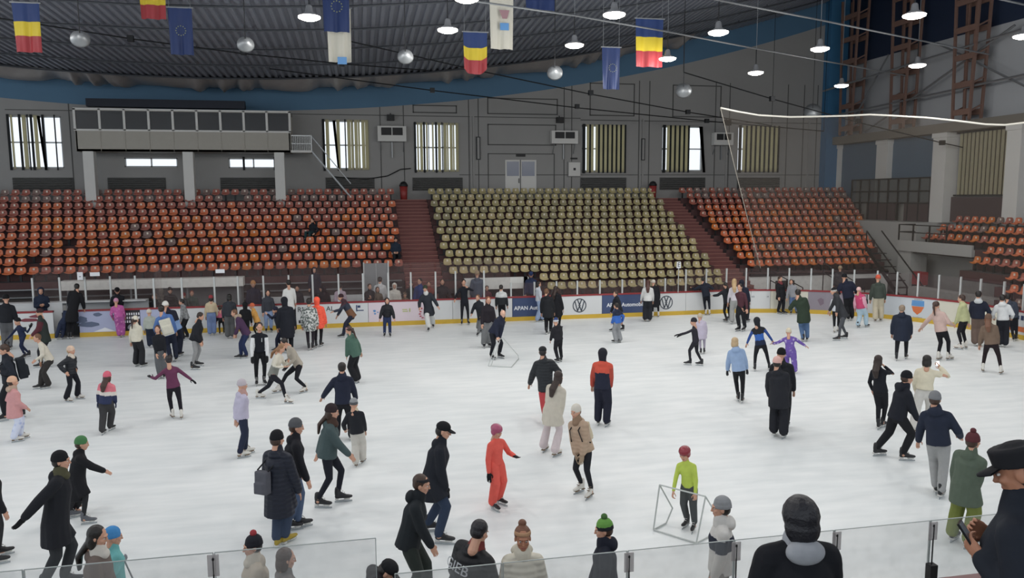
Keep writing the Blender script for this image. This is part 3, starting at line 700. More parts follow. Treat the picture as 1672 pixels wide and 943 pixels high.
# ------------------------------------------------------------------ glass above the far boards
pane_m = glassy('rink_glass_far', '#7b6a68', .1, .1, .06)
post_px = [33,80,124,165,208,255,300,352,390,433,474,512,555,594,635,672,712,745,790,835,872,908,943,980,1015,1051,1086,1120,1152,1185,1217,1253,1287,1322,1358,1393,1430,1463,1497,1530,1565,1597,1635,1668]
sp = [s_of(p) for p in post_px]
sp = [-21.5,-20.2]+sp+[sp[-1]+1.3, sp[-1]+2.6]
def glass_top(s): 
    if s < s_of(838): return 2.78
    if s < s_of(1118): return 1.74
    return 2.14
ZR = {}
for i in range(len(sp)-1):
    s0, s1 = sp[i], sp[i+1]
    if s1-s0 > 2.5 or s1-s0 < .2: continue
    if s0 < S[229] and s1 > S[92]-.5 : off = 1.45
    else: off = .02
    zt_ = glass_top((s0+s1)/2); g = MB(); strip(g, s0+.03, s1-.03, 1.13 if off < 1 else 1.34, zt_, off-.006, off+.006)
    zone = 'tall clear glass with white posts above the left boards' if zt_ > 2.5 else ('low clear glass with white posts in front of the olive seats' if zt_ < 2 else 'clear glass with white posts around the right curve of the boards')
    if zone not in ZR: q0, _ = bp(s0, off); ZR[zone] = tag(empty('rink_glass_screen', (q0.x, q0.y, 0)), zone, 'glass screen')
    o = ZR[zone]; loc_ = -o.location; g.build('pane', pane_m, o, False, loc_); p, a = bp(s0, off)
    q = MB(); zp = zt_+.03 if zt_ < 2.5 else 2.35
    c, s_ = math.cos(a), math.sin(a); h = .035
    q.add([(p.x+x*c-y*s_, p.y+x*s_+y*c, z) for z in (1.1, zp) for x, y in ((-h,-h),(h,-h),(h,h),(-h,h))], [(0,3,2,1),(4,5,6,7),(0,1,5,4),(1,2,6,5),(2,3,7,6),(3,0,4,7)])
    q.build('post', white_steel, o, False, loc_)
# notices on the posts
for px, py, Y, w, h, lab, t in ((132,450,35.2,.22,.33,'small paper sheet with a black mark on the glass, left',None),(156,447,35.2,.38,.16,'blank white notice plate on the glass near the left gate',None),(360,442,33.8,.36,.16,'blank white notice plate on the glass in front of the orange seats',None),(1107,432,33.8,.2,.3,'small white sheet with the letter E on a post before the olive seats','E')):
    p = at_y(px, py, Y); m = MB(); m.box(p.x-w/2,p.x+w/2,Y-.1,Y-.085,p.z-h/2,p.z+h/2); o = m.build('paper_notice', ad_white); tag(o, lab, 'notice')
    if t or h > .3:
        v, f = text_mb(t or '-', .3); m = MB(); m.add([(p.x+a, Y-.11-c*.5, p.z+b) for a, b, c in v], f); m.build('letter', ink, o)
    if t: m = MB(); m.beam((p.x,Y-.08,1.1),(p.x,Y-.08,p.z),.03); m.build('stem', white_steel, o)

# ------------------------------------------------------------------ net round the right corner
net_m = glassy('nylon_net', '#6f675e', .15, .9)
top_px = [(1178,176),(1205,182),(1240,188),(1290,191),(1340,190),(1380,189),(1418,187),(1460,189),(1510,192),(1560,197),(1610,203),(1640,204),(1672,200)]
NS = [s_of(p[0], 9) for p in top_px]
def z_for(s, py):
    p, _ = bp(s, .1); lo, hi = 5, 12
    for _i in range(40):
        mid = (lo+hi)/2
        if proj((p.x, p.y, mid))[1] > py: lo = mid
        else: hi = mid
    return lo
rope = []; m = MB(); vs = []; R = 6
for i, (s, (px, py)) in enumerate(zip(NS, top_px)):
    z = z_for(s, py); 
    for j in range(R):
        t = j/(R-1); ss = s+(2.2*t*max(0, 1-i/2.) if i < 2 else 0); p, _ = bp(ss, .1); vs.append((p.x, p.y, z+(2.15-z)*t))
    p, _ = bp(s, .1); rope.append((p.x, p.y, z))
p, _ = bp(NS[-1]+4, .1); 
for j in range(R): vs.append((p.x, p.y, rope[-1][2]+(2.15-rope[-1][2])*j/(R-1)))
rope.append((p.x, p.y, rope[-1][2]+.1))
n_ = len(rope); m.add(vs, [(i*R+j, i*R+j+1, (i+1)*R+j+1, (i+1)*R+j) for i in range(n_-1) for j in range(R-1)])
o = m.build('safety_net', net_m); tag(o, 'thin grey safety net hung around the right corner of the rink', 'net')
m = MB(); m.tube(rope, .045, 6); m.build('head_rope', mat('white_rope','#d8d5cb',.7), o, True)
m = MB(); m.tube(vs[:R], .018, 5); m.build('edge_rope', mat('grey_rope','#9a958b',.7), o)

# ------------------------------------------------------------------ lamps
emis = mat('lamp_glow', '#ffffff', .5, emit='#fff6e6', estr=14)
refl = mat('lamp_reflector', '#a9aaac', .3, .6)
def lamp_mesh():
    a = MB(); a.lathe([(.05,.34),(.09,.3),(.12,.12),(.2,.08),(.33,.0)], n=16)
    g = MB(); g.lathe([(.33,-.005),(.32,-.05),(.2,-.1),(.02,-.12)], n=16)
    r = MB(); r.beam((0,0,.3),(0,0,1.0),.03)
    return a, g, r
la, lg, lr = lamp_mesh()
LAMP0 = None
def lamp(p, lab, group=None, power=900):
    global LAMP0
    if LAMP0 is None:
        o = la.build('hall_lamp', refl, None, True); g = lg.build('lens', emis, o, True); r = lr.build('hanger', dark_steel, o); LAMP0 = (o.data, g.data, r.data)
    else:
        o = link('hall_lamp', LAMP0[0]); g = link('lens', LAMP0[1], o); r = link('hanger', LAMP0[2], o)
    o.location = p; tag(o, lab, 'lamp', group)
    ld = bpy.data.lights.new('lamp_light', 'AREA'); ld.shape = 'DISK'; ld.size = .6; ld.energy = power; ld.color = (1, .985, .96)
    lo = bpy.data.objects.new('lamp_light', ld); C.objects.link(lo); lo.parent = o; lo.location = (0,0,-.16)
    pd = bpy.data.lights.new('lamp_spill', 'POINT'); pd.shadow_soft_size = .25; pd.energy = power*1.55; pd.color = (1, .985, .96)
    po = bpy.data.objects.new('lamp_spill', pd); C.objects.link(po); po.parent = o; po.location = (0,0,-.4)
    return o
LP = {'B': [(505,27),(731,48),(938,73),(1090,95),(1234,118),(1374,139)], 'A': [(762,-3),(1003,23),(1173,52),(1339,79),(1498,106)], 'D': [(1493,24),(1672,58)]}
desc = {'B': ['first and leftmost lamp of the long lit row nearest the back wall','second lamp of the long row, left of the middle tricolour flag','third lamp of the long row, left of the single blue flag','fourth lamp of the long row, touching the right tricolour flag','fifth lamp of the long row, over the right windows','last lamp of the long row, by the blue corner column'],
        'A': ['lit lamp cut by the top edge of the photo','lit lamp between the long pale banner and the right tricolour flag','lit lamp just right of the right tricolour flag','lit lamp in front of the blue corner column','lit lamp between two lattice columns'], 'D': ['large lit lamp in front of the middle lattice column, near the top','lit lamp cut by the right edge of the photo']}
PW = 74
for k, L in LP.items():
    P = [at_z(x, y, 11.) for x, y in L]
    for p, d in zip(P, desc[k]): lamp(p, 'bright '+d, 'lit hall lamps', PW)
    a = P[0]+(P[0]-P[1])*(2.2 if k != 'D' else 1.2); bq = P[-1]+(P[-1]-P[-2])*(.9 if k != 'D' else .8)
    pts = [a]+P+[bq]; pts = [p+Vector((0,0,1.0)) for p in pts]
    for p in (pts[0], pts[-1]): p.z = min(p.z, roof_z(p.x, p.y)-.3); p.x = min(p.x, 32)
    m = MB(); m.tube(pts, .035, 5)
    for p in pts[1:-1]: m.beam(p+Vector((0,0,0)), (p.x, p.y, roof_z(p.x,p.y)-.1), .015)
    tag(m.build('lamp_cable', grey_steel), {'B':'steel cable carrying the long back row of lit lamps','A':'steel cable carrying the lamps across the top right','D':'steel cable carrying the two largest lamps at top right'}[k], 'cable')
# lamps of the rows nearer the camera, above the frame
for i, y in enumerate((5., 11., 17.)):
    for x in (-16, -8, 0, 8, 16, 23):
        lamp((x+(2 if i % 2 else 0), y, 11.3), 'hall lamp above the near half of the ice', 'hall lamps above the near ice', PW*.85)
for x, y in ((-8.5, 21.), (-13, 26), (-19, 22), (-21, 29), (-27, 25), (-28, 14)): lamp((x, y, 12.2), 'hall lamp above the left part of the ice', 'hall lamps above the left ice', PW)
for i, (a, Ya, b, Yb) in enumerate((((440,112),42,(1345,214),45),((556,64),36,(1260,205),44),((1116,118),38,(1672,262),36),((0,30),34,(700,115),40))):
    p, q = at_y(*a, Ya), at_y(*b, Yb); mid = (p+q)/2-Vector((0,0,.25)); m = MB(); m.tube([p, p.lerp(mid,.5)+Vector((0,0,-.06)), mid, mid.lerp(q,.5)+Vector((0,0,-.06)), q], .03, 5)
    for t in (.25,.5,.75): z = p.lerp(q, t); m.box(z.x-.12,z.x+.12,z.y-.1,z.y+.1,z.z-.3,z.z-.05)
    m.beam(p, (p.x, p.y, roof_z(p.x,p.y)), .02); m.beam(q, (q.x, q.y, roof_z(q.x, q.y)), .02)
    tag(m.build('slack_cable', dark_steel), 'dark slack cable strung under the roof, '+['from the roof edge to the corner column','crossing behind the middle tricolour flag','in front of the lattice columns','above the press booth'][i], 'cable')
def V3(*a): return Vector(a[0]) if len(a) == 1 else Vector(a)
# unlit round lamps
rl = mat('round_lamp_white','#e4e4e2',.9,spec=.1)
for i, (px, py) in enumerate(((131,64),(401,73),(662,93),(906,119),(1116,148),(1327,182))):
    p = at_z(px, py, 10.3); k = (p-CAM).length/28
    m = MB(); m.lathe([(.27*k,-.02),(.26*k,-.04),(.16*k,-.07),(.03,-.08)], n=20)
    o = m.build('round_lamp', rl, None, True); m = MB(); m.lathe([(.28*k,-.02),(.27*k,.05),(.12*k,.2),(.05,.24)], n=20); m.build('shade', grey_steel, o, True)
    d = (CAM-p); o.location = p; o.rotation_euler = (math.radians(68), 0, math.atan2(d.x, -d.y))
    m = MB(); m.beam((0,.0,.2),(0,.5,.35),.03); m.build('arm', dark_steel, o)
    m = MB(); iv = (Matrix.Translation(p)@o.rotation_euler.to_matrix().to_4x4()).inverted(); m.tube([(0,.5,.35), iv@V3((o.matrix_basis@V3((0,.5,.35))).x, (o.matrix_basis@V3((0,.5,.35))).y, roof_z(p.x,p.y)+.0)], .015, 5); m.build('hanger', dark_steel, o)
    tag(o, 'round white unlit lamp, '+['right of the leftmost flag, first from the left','second from the left','third from the left, above the back wall band','fourth, in front of the blue band','fifth, over the windows at right','sixth, smallest, at the net by the corner column'][i], 'lamp', 'round unlit lamps')

# ------------------------------------------------------------------ flags
def cloth_flag(x0, x1, z0, z1, y, name, bands, lab, cat='flag', seed=1, sag=0.0):
    r = random.Random(seed); N, M = 16, 24; ph = r.random()*6; vs = []
    for j in range(M+1):
        t = j/M
        for i in range(N+1):
            u = i/N; w = .05*math.sin(u*11+ph+t*1.5)+.025*math.sin(u*23+ph*2)
            vs.append((x0+(x1-x0)*u*(1-.06*t)+.03*t, y+w*(.3+t), z1-(z1-z0)*t+sag*t*(math.cos((u-.5)*math.pi)-1)*-.0+ (sag*(abs(u-.5)*2)**3*t)))
    m = MB()
    for j in range(M):
        t = (j+.5)/M; k = 0
        for q, b_ in enumerate(bands):
            if t > b_[0]: k = q
        m.add([], []); 
        for i in range(N): m.f.append((j*(N+1)+i, j*(N+1)+i+1, (j+1)*(N+1)+i+1, (j+1)*(N+1)+i)); m.m.append(k)
    m.v = vs; o = m.build(name, [mat('cloth_'+b_[1], '#'+b_[1], .55) for b_ in bands], None, True); tag(o, lab, cat)
    p = MB(); p.beam((x0-.05,y,z1+.01),(x1+.05,y,z1+.01),.04); p.beam((x0+.05,y,z1),(x0+.05,y,roof_z(x0,y)),.012); p.beam((x1-.05,y,z1),(x1-.05,y,roof_z(x1,y)),.012); p.build('hanging_rod', grey_steel, o)
    return o
RO = [(0,'1a3468'),(.36,'cdb62c'),(.68,'9a3238')]
EU = [(0,'1b3060')]; WH = [(0,'c9c6b9')]
FY = 30.
def ring(o, cx, cz, R, y):
    m = MB()
    for i in range(12):
        a = 2*math.pi*i/12; x, z = cx+R*math.cos(a), cz+R*math.sin(a); vs = []
        for q in range(10):
            rr = R*.16 if q % 2 == 0 else R*.07; b_ = math.pi/2+q*math.pi/5; vs.append((x+rr*math.cos(b_), y, z+rr*math.sin(b_)))
        m = MB(); m.add(vs, [tuple(range(10))]); m.build('star', mat('star_gold','#8d935f',.5), o)
FL = [
 ('tricolour_flag', (18,4,70,86), RO, 'blue, yellow and red tricolour flag hanging at the far left'),
 ('tricolour_flag', (225,-40,273,32), RO, 'tricolour flag at top left showing only its yellow and red bands'),
 ('starred_flag', (273,12,317,90), EU, 'dark blue flag with a ring of stars, left of the press booth end'),
 ('starred_flag', (525,-30,572,53), EU, 'dark blue starred flag hanging in front of a pale banner'),
 ('pale_banner', (534,53,575,102), WH, 'pale banner hanging below the starred flag'),
 ('tricolour_flag', (756,52,796,122), RO, 'tricolour flag with rounded lower corners near the middle'),
 ('pale_banner', (799,-20,839,81), WH, 'long pale banner with a small crest, beside the middle tricolour flag'),
 ('starred_flag', (858,-30,908,18), EU, 'blue flag cut by the top edge, right of the long pale banner'),
 ('starred_flag', (983,77,1012,146), EU, 'narrow dark blue starred flag against the right of the blue band'),
 ('tricolour_flag', (1038,30,1082,110), RO, 'tricolour flag at right beside a lit lamp'),
]
for i, (nm, (xa, ya_, xb, yb_), bands, lab) in enumerate(FL):
    Y = FY+(.5 if nm == 'pale_banner' and i == 4 else 0)
    a, b_ = at_y(xa, ya_, Y), at_y(xb, yb_, Y); top = a.z+(.9 if i == 4 else 0)
    o = cloth_flag(a.x, b_.x, b_.z, top, Y, nm, bands, lab, 'flag' if nm != 'pale_banner' else 'banner', i+1, .22 if i == 5 else 0)
    w = b_.x-a.x
    if nm == 'starred_flag' and i not in (7,): ring(o, (a.x+b_.x)/2+.03, a.z-(a.z-b_.z)*(.5), w*.2, Y-.13)
    if nm == 'pale_banner':
        cx = (a.x+b_.x)/2+.08; cz = (b_.z+top)/2 if i == 6 else b_.z+.35
        m = MB(); 
        if i == 6: m.add([(cx-.2,Y-.14,cz+.3),(cx+.2,Y-.14,cz+.3),(cx+.1,Y-.14,cz-.02),(cx-.08,Y-.14,cz-.02)], [(0,1,2,3)]); m.build('crest', mat('crest_wine','#9d7a80',.5), o)
        m = MB(); m.box(cx-.17,cx+.17,Y-.15,Y-.14,cz-.45,cz-.18); m.build('blue_badge', ad_blue, o)

# ------------------------------------------------------------------ near glass, posts, near platform
near_m = glassy('rink_glass_near', '#b9bcbc', .13, .08, .05)
edges_m = mat('glass_edge','#a3aaa9',.3)
def near_pane(x0, x1, zt, lab, grp=None):
    m = MB(); m.box(x0+.006,x1-.006,YN-.008,YN+.008,.84,zt); o = m.build('near_glass_panel', near_m); tag(o, lab, 'glass panel', grp)
    m = MB(); m.box(x0+.006,x1-.006,YN-.006,YN+.006,zt,zt+.007); m.box(x0+.004,x0+.012,YN-.009,YN+.009,.84,zt); m.box(x1-.012,x1-.004,YN-.009,YN+.009,.84,zt); m.build('polished_edge', edges_m, o)
xl = [-9,-7.2,-5.3,-3.27,-1.53,.085]
for i in range(5): near_pane(xl[i], xl[i+1], 2.06, 'tall clear near pane, '+['outside the photo at far left','just outside the photo at left','at the left edge below the dark coats','left of the grey clamp plate','ending at the step left of the bent skater'][i])
xr = [.26,1.43,2.86,4.16,5.45,6.76,8.1,9.5]
for i in range(7): near_pane(xr[i], xr[i+1], 1.645, 'low clear near pane '+['in front of the lettered jacket','in front of the cream puffer coat','between the green pompom hat and the grey beanie','left of the hooded spectator','right of the hooded spectator','in front of the olive trousers','at the far right behind the cap'][i])
for x, zt, padded, lab in ((-1.53,2.06,0,'clear clamp plate on the tall near glass, left'),(2.86,1.645,0,'clear clamp plate by the green pompom hat'),(4.16,1.645,0,'clear clamp plate in front of the grey beanie skater'),(5.45,1.645,0,'clear clamp plate beside the hooded spectator'),(6.76,1.645,1,'clamp plate with rod and black padded foot on the near glass')):
    r = empty('glass_clamp', (x, YN-.06, 1.1)); tag(r, lab, 'clamp')
    z = zt-1.1; m = MB(); m.box(-.055,.055,0,.012,z-.22,z+.005); m.build('plate', glassy('clamp_plate','#a9a3a3',.55,.2), r)
    m = MB(); m.box(-.003,.003,-.012,0,z-.2,z-.02); m.lathe([(.012,z-.05),(.012,z-.03)], n=8); m.beam((0,0,0),(0,0,z-.2),.012); m.build('rod', dark_steel, r)
    if padded: m = MB(); m.box(-.05,.05,-.05,.04,-.26,.02); m.build('padded_foot', black_rub, r)
# near platform for the two spectators and a red ledge
m = MB(); m.box(-12,14,-6,3.45,2.35,2.55); m.box(-12,14,3.45,5.0,1.9,2.1); m.box(-12,14,4.9,5.0,0,2.1); struct(m.build('floor', concrete), 'raised concrete platform for the near spectators', 'floor')
pA = at_y(1601, 937, 4.9); m = MB(); m.box(pA.x-.35,pA.x+.02,4.55,4.9,2.1,pA.z-.03); o = m.build('red_ledge', mat('ledge_red','#5e2426',.5)); m = MB(); m.box(pA.x-.37,pA.x+.03,4.53,4.92,pA.z-.03,pA.z); m.build('top_board', mat('ledge_top','#5c2426',.4), o); tag(o, 'dark red ledge corner at the bottom right beside the man with the cap', 'ledge')

# ------------------------------------------------------------------ skating aid frames
def tubes(name, lines, lab, r=.013):
    m = MB()
    for L in lines: m.tube(L, r, 7)
    o = m.build(name, mat('aid_white','#b9bdbb',.4,.2)); tag(o, lab, 'skating aid'); return o
def gz(x, y, z=.02): return at_z(x, y, z)
c_, d_ = gz(1067,864), gz(1137,886); a_, b2 = at_y(1077,791,c_.y+.06), at_y(1152,810,d_.y+.1)
f_, h_ = gz(1088,853), gz(1172,868)
tubes('skating_aid', [[a_,b2],[a_,c_],[b2,d_],[c_,d_],[c_,f_],[f_,at_y(1098,829,(c_.y+f_.y)/2+.15)],[at_y(1098,829,(c_.y+f_.y)/2+.15),a_],[d_,h_],[h_,at_y(1169,838,(d_.y+h_.y)/2+.12)],[at_y(1169,838,(d_.y+h_.y)/2+.12),b2]], 'white tubular skating aid pushed by the child in the lime jersey')
c_, d_ = gz(797,597), gz(835,599); a_, b2 = at_y(812,556,c_.y+.1), at_y(821,551,d_.y+.3); h_ = gz(847,585)
tubes('skating_aid', [[a_,b2],[a_,c_],[a_+Vector((.09,.0,.0)),c_+Vector((.1,0,0))],[b2,at_y(846,580,d_.y+.5)],[c_,d_],[d_,h_],[at_y(846,580,d_.y+.5),h_]], 'white tubular skating aid held by the bald man in navy')

# ------------------------------------------------------------------ world
w = bpy.data.worlds.new('sky'); bpy.context.scene.world = w; w.use_nodes = True
bg = w.node_tree.nodes['Background']; bg.inputs[0].default_value = (.86, .93, 1, 1); bg.inputs[1].default_value = 1.2
sc = bpy.context.scene
sc.view_settings.view_transform = 'Standard'; sc.view_settings.look = 'None'; sc.view_settings.gamma = 1; sc.view_settings.use_curve_mapping = False
sc.view_settings.exposure = 0.0
# ------------------------------------------------------------------ people
def V(*a): return Vector(a)
def loft(pts, rads, side=None, n=10, cap=True, cap0=True):
    """closed limb: pts, per-point (a, b) radii; side = direction of the a radius"""
    pts = [Vector(p) for p in pts]; rads = [(r, r) if not isinstance(r, tuple) else r for r in rads]
    P, R = [], []
    if cap and cap0:
        d = (pts[0]-pts[1]).normalized(); q = min(rads[0])
        P += [pts[0]+d*q*.9, pts[0]+d*q*.6]; R += [(rads[0][0]*.3, rads[0][1]*.3), (rads[0][0]*.78, rads[0][1]*.78)]
    P += pts; R += rads
    if cap:
        d = (pts[-1]-pts[-2]).normalized(); q = min(rads[-1])
        P += [pts[-1]+d*q*.6, pts[-1]+d*q*.9]; R += [(rads[-1][0]*.78, rads[-1][1]*.78), (rads[-1][0]*.3, rads[-1][1]*.3)]
    vs, fs = [], []
    for i, p in enumerate(P):
        d = (P[min(i+1, len(P)-1)]-P[max(i-1, 0)]).normalized()
        u = Vector(side) if side is not None else (Vector((1,0,0)) if abs(d.x) < .9 else Vector((0,1,0)))
        u = (u-d*u.dot(d)); u = u.normalized() if u.length > 1e-4 else d.orthogonal().normalized()
        w = d.cross(u)
        for q in range(n):
            t = 2*math.pi*q/n; vs.append(p+u*(math.cos(t)*R[i][0])+w*(math.sin(t)*R[i][1]))
    for i in range(len(P)-1):
        for q in range(n): fs.append((i*n+q, i*n+(q+1)%n, (i+1)*n+(q+1)%n, (i+1)*n+q))
    fs.append(tuple(range(n))[::-1]); fs.append(tuple((len(P)-1)*n+q for q in range(n)))
    return vs, fs
def ellip(c, r, rot=None, n=12, m=8):
    vs, fs = [], []; c = Vector(c)
    for j in range(1, m):
        a = math.pi*j/m
        for i in range(n):
            t = 2*math.pi*i/n; p = Vector((r[0]*math.sin(a)*math.cos(t), r[1]*math.sin(a)*math.sin(t), r[2]*math.cos(a)))
            vs.append(c+(rot@p if rot else p))
    z = Vector((0,0,r[2])); z = rot@z if rot else z; vs += [c+z, c-z]; T = len(vs)-2
    for j in range(m-2):
        for i in range(n): fs.append((j*n+i, (j+1)*n+i, (j+1)*n+(i+1)%n, j*n+(i+1)%n))
    for i in range(n): fs.append((T, i, (i+1)%n)); fs.append((T+1, (m-2)*n+(i+1)%n, (m-2)*n+i))
    return vs, fs
def fuse(prims, vox, smooth=3, fac=.5):
    """one closed surface grown from overlapping solids"""
    vs, fs = [], []
    for v, f in prims: o = len(vs); vs += [tuple(p) for p in v]; fs += [tuple(i+o for i in q) for q in f]
    me = bpy.data.meshes.new('x'); me.from_pydata(vs, [], fs); me.update()
    o = bpy.data.objects.new('x', me); TMP.collection.objects.link(o)
    r = o.modifiers.new('r', 'REMESH'); r.mode = 'VOXEL'; r.voxel_size = vox; r.adaptivity = 0; r.use_smooth_shade = True
    if smooth: s = o.modifiers.new('s', 'SMOOTH'); s.iterations = smooth; s.factor = fac
    vl = TMP.view_layers[0]; vl.update()
    out = bpy.data.meshes.new_from_object(o.evaluated_get(vl.depsgraph)); bpy.data.objects.remove(o); bpy.data.meshes.remove(me)
    nv = len(out.vertices); co = np.empty(nv*3, dtype=np.float32); out.vertices.foreach_get('co', co); co = co.reshape(-1, 3)
    nl = len(out.loops); li = np.empty(nl, dtype=np.int32); out.loops.foreach_get('vertex_index', li)
    npg = len(out.polygons); ls = np.empty(npg, dtype=np.int32); lt = np.empty(npg, dtype=np.int32)
    out.polygons.foreach_get('loop_start', ls); out.polygons.foreach_get('loop_total', lt)
    if (lt == 4).all(): faces = li.reshape(-1, 4)
    else: faces = [tuple(li[a:a+b]) for a, b in zip(ls, lt)]
    bpy.data.meshes.remove(out)
    return co, faces
class PM:
    """mesh assembled from numpy pieces"""
    def __init__(s): s.v = []; s.f = []; s.m = []; s.n = 0
    def add(s, co, faces, mi=0):
        co = np.asarray(co, dtype=np.float32).reshape(-1, 3); s.v.append(co)
        if isinstance(faces, np.ndarray): s.f += (faces+s.n).tolist()
        else: s.f += [tuple(int(i)+s.n for i in q) for q in faces]
        if np.isscalar(mi): s.m += [int(mi)]*len(faces)
        else: s.m += list(map(int, mi))
        s.n += len(co); return s
    def build(s, name, mats, parent=None, org=None, flat=False):
        me = bpy.data.meshes.new(name); co = np.concatenate(s.v)
        if org is not None: co = co-np.array(org, dtype=np.float32)
        me.from_pydata(co.tolist(), [], s.f)
        for m in mats: me.materials.append(m)
        me.polygons.foreach_set('material_index', s.m)
        if not flat: me.polygons.foreach_set('use_smooth', [True]*len(s.f))
        me.update(); return link(name, me, parent)
def fcent(co, faces):
    if isinstance(faces, np.ndarray): return co[faces].mean(axis=1)
    return np.array([co[list(q)].mean(axis=0) for q in faces])

def cloth(spec, kind='cloth'):
    """spec: hex, or 'name:hex:hex' for a printed pattern"""
    key = 'cloth_%s_%s' % (kind, spec)
    if key in MATS: return MATS[key]
    if ':' in spec:
        pk, a, b = spec.split(':'); m = mat(key, '#'+a, .8); n, l = nt(m); bs = n['Principled BSDF']
        tc = n.new('ShaderNodeTexCoord'); t = n.new('ShaderNodeTexVoronoi' if pk == 'spots' else 'ShaderNodeTexNoise'); t.inputs['Scale'].default_value = 9 if pk == 'spots' else (14 if pk == 'camo' else 8)
        l.new(tc.outputs['Object'], t.inputs['Vector']); r = n.new('ShaderNodeValToRGB'); r.color_ramp.interpolation = 'CONSTANT' if pk != 'spots' else 'LINEAR'
        r.color_ramp.elements[0].color = lin('#'+a); r.color_ramp.elements[1].color = lin('#'+b); r.color_ramp.elements[1].position = .5 if pk != 'spots' else .42
        l.new(t.outputs['Distance' if pk == 'spots' else 'Fac'], r.inputs[0]); l.new(r.outputs[0], bs.inputs['Base Color']); return m
    c_ = lin('#'+spec); g_ = .3*c_[0]+.59*c_[1]+.11*c_[2]; c_ = tuple(x*.84+g_*.16 for x in c_[:3])+(1,)
    m = mat(key, c_, .85 if kind != 'puffer' else .55, spec=.3, noise=.12, nscale=12, bump=0 if kind == 'puffer' else .25, bscale=14)
    if kind == 'puffer':
        n, l = nt(m); bs = n['Principled BSDF']; tc = n.new('ShaderNodeTexCoord'); wv = n.new('ShaderNodeTexWave'); wv.bands_direction = 'Z'; wv.inputs['Scale'].default_value = 4.2; wv.inputs['Distortion'].default_value = .6
        l.new(tc.outputs['Object'], wv.inputs['Vector']); bp_ = n.new('ShaderNodeBump'); bp_.inputs['Strength'].default_value = .45; bp_.inputs['Distance'].default_value = .02
        l.new(wv.outputs['Fac'], bp_.inputs['Height']); l.new(bp_.outputs['Normal'], bs.inputs['Normal'])
    return m
def skin_m(t=0): return mat('skin_%d' % t, ('#c79880','#a9765c','#d6ab94')[t], .55, noise=.06, nscale=20)
def hair_m(h): return mat('hair_'+h, '#'+h, .45, noise=.2, nscale=30, bump=.3, bscale=60)
eye_m = mat('eye_dark', '#1d1714', .2); eyew_m = mat('eye_white','#d8d4cf',.3); lip_m = mat('lips','#9a5a52',.5)

# head: unit built for an adult, face towards +y
def head_proto(vox):
    P = [ellip((0,-.012,.03), (.076,.096,.098)), ellip((0,.022,-.03), (.062,.068,.085)), ellip((0,.05,-.085), (.034,.032,.026)),
         ellip((0,.088,-.012), (.011,.022,.03)), ellip((0,.103,-.026), (.015,.014,.012)), ellip((.0,.078,.03), (.05,.018,.012)),
         ellip((.04,.062,-.02), (.022,.022,.022)), ellip((-.04,.062,-.02), (.022,.022,.022)), ellip((0,.083,-.056), (.024,.01,.006)), ellip((0,.08,-.067), (.02,.01,.007)),
         ellip((.077,-.01,-.005), (.01,.02,.032)), ellip((-.077,-.01,-.005), (.01,.02,.032)),
         loft([(0,-.02,-.06),(0,-.03,-.12),(0,-.04,-.19)], [.052,.05,.056])]
    co, f = fuse(P, vox, 2, .4); c = fcent(co, f)
    mi = np.zeros(len(f), dtype=int); mi[(np.abs(c[:,0]) < .024) & (np.abs(c[:,2]+.061) < .009) & (c[:,1] > .078)] = 3
    return co, f, mi
HEADS = {0: head_proto(.0065), 1: head_proto(.0125)}
HEX = []  # eyes and brows
for s_ in (-1, 1):
    HEX.append((ellip((s_*.03,.077,.006), (.0125,.01,.0075), n=8, m=6), 2)); HEX.append((ellip((s_*.03,.085,.006), (.006,.004,.0062), n=8, m=6), 1))
    HEX.append((ellip((s_*.031,.086,.026), (.017,.006,.0035), n=8, m=6), 1))
def hand_proto(curl, vox):
    """palm in the xy plane, fingers along +y, palm facing -z, thumb on +x"""
    P = [loft([(0,-.03,0),(0,.0,0),(0,.045,0),(0,.085,0)], [(.026,.02),(.034,.019),(.042,.017),(.04,.013)], side=(1,0,0))]
    for i, (x, L) in enumerate(((.03,.072),(.010,.08),(-.011,.074),(-.031,.058))):
        p = V(x, .082, 0); a = curl*.6; pts = [V(x*.9,.06,0), p]; 
        for seg, k in ((.42, 1), (.33, 1.9), (.25, 2.7)):
            an = a*k; p = p+V((x*.12), math.cos(an), -math.sin(an))*(L*seg); pts.append(p)
        P.append(loft(pts, [.0095,.0092,.0086,.0078,.0068], n=6))
    p = V(.03,.01,-.004); pts = [p, V(.052,.035,-.014), V(.062,.06,-.02-.02*curl), V(.058-.02*curl,.082,-.026-.03*curl)]
    P.append(loft(pts, [.014,.0115,.0098,.0078], n=6))
    return fuse(P, vox, 1, .4)
HANDS = {(c, l): hand_proto((.28, 1.0)[c], (.0045, .007)[l]) for c in (0, 1) for l in (0, 1)}
# skates: origin on the ice, toe towards +y
def skate_proto(kind, col):
    P = [loft([(0,-.07,.13),(0,-.074,.18),(0,-.07,.235)], [(.04,.052),(.041,.05),(.042,.05)], side=(1,0,0)),
         loft([(0,-.09,.1),(0,.0,.1),(0,.09,.095),(0,.15,.09)], [(.036,.035),(.038,.038),(.044,.032),(.034,.024)], side=(1,0,0)),
         loft([(0,-.07,.17),(0,-.01,.13),(0,.05,.11)], [(.034,.045),(.036,.04),(.036,.03)], side=(1,0,0))]
    co, f = fuse(P, .012, 2); pm = PM(); pm.add(co, f, 0)
    m = MB()
    for z in (.155,.185,.215): m.box(-.03,.03,-.02+(.215-z)*.9,-.005+(.215-z)*.9,z,z+.008)
    m.box(-.036,.036,-.115,-.055,.05,.07); m.box(-.036,.036,.03,.13,.05,.068)
    pm.add(m.v, m.f, 1)
    return pm
def blade_mesh():
    m = MB(); m.box(-.004,.004,-.125,.165,0,.026); m.box(-.012,.012,-.1,-.06,.024,.056); m.box(-.012,.012,.06,.11,.024,.056); m.box(-.01,.01,-.09,.1,.022,.036)
    return m
SK = {}
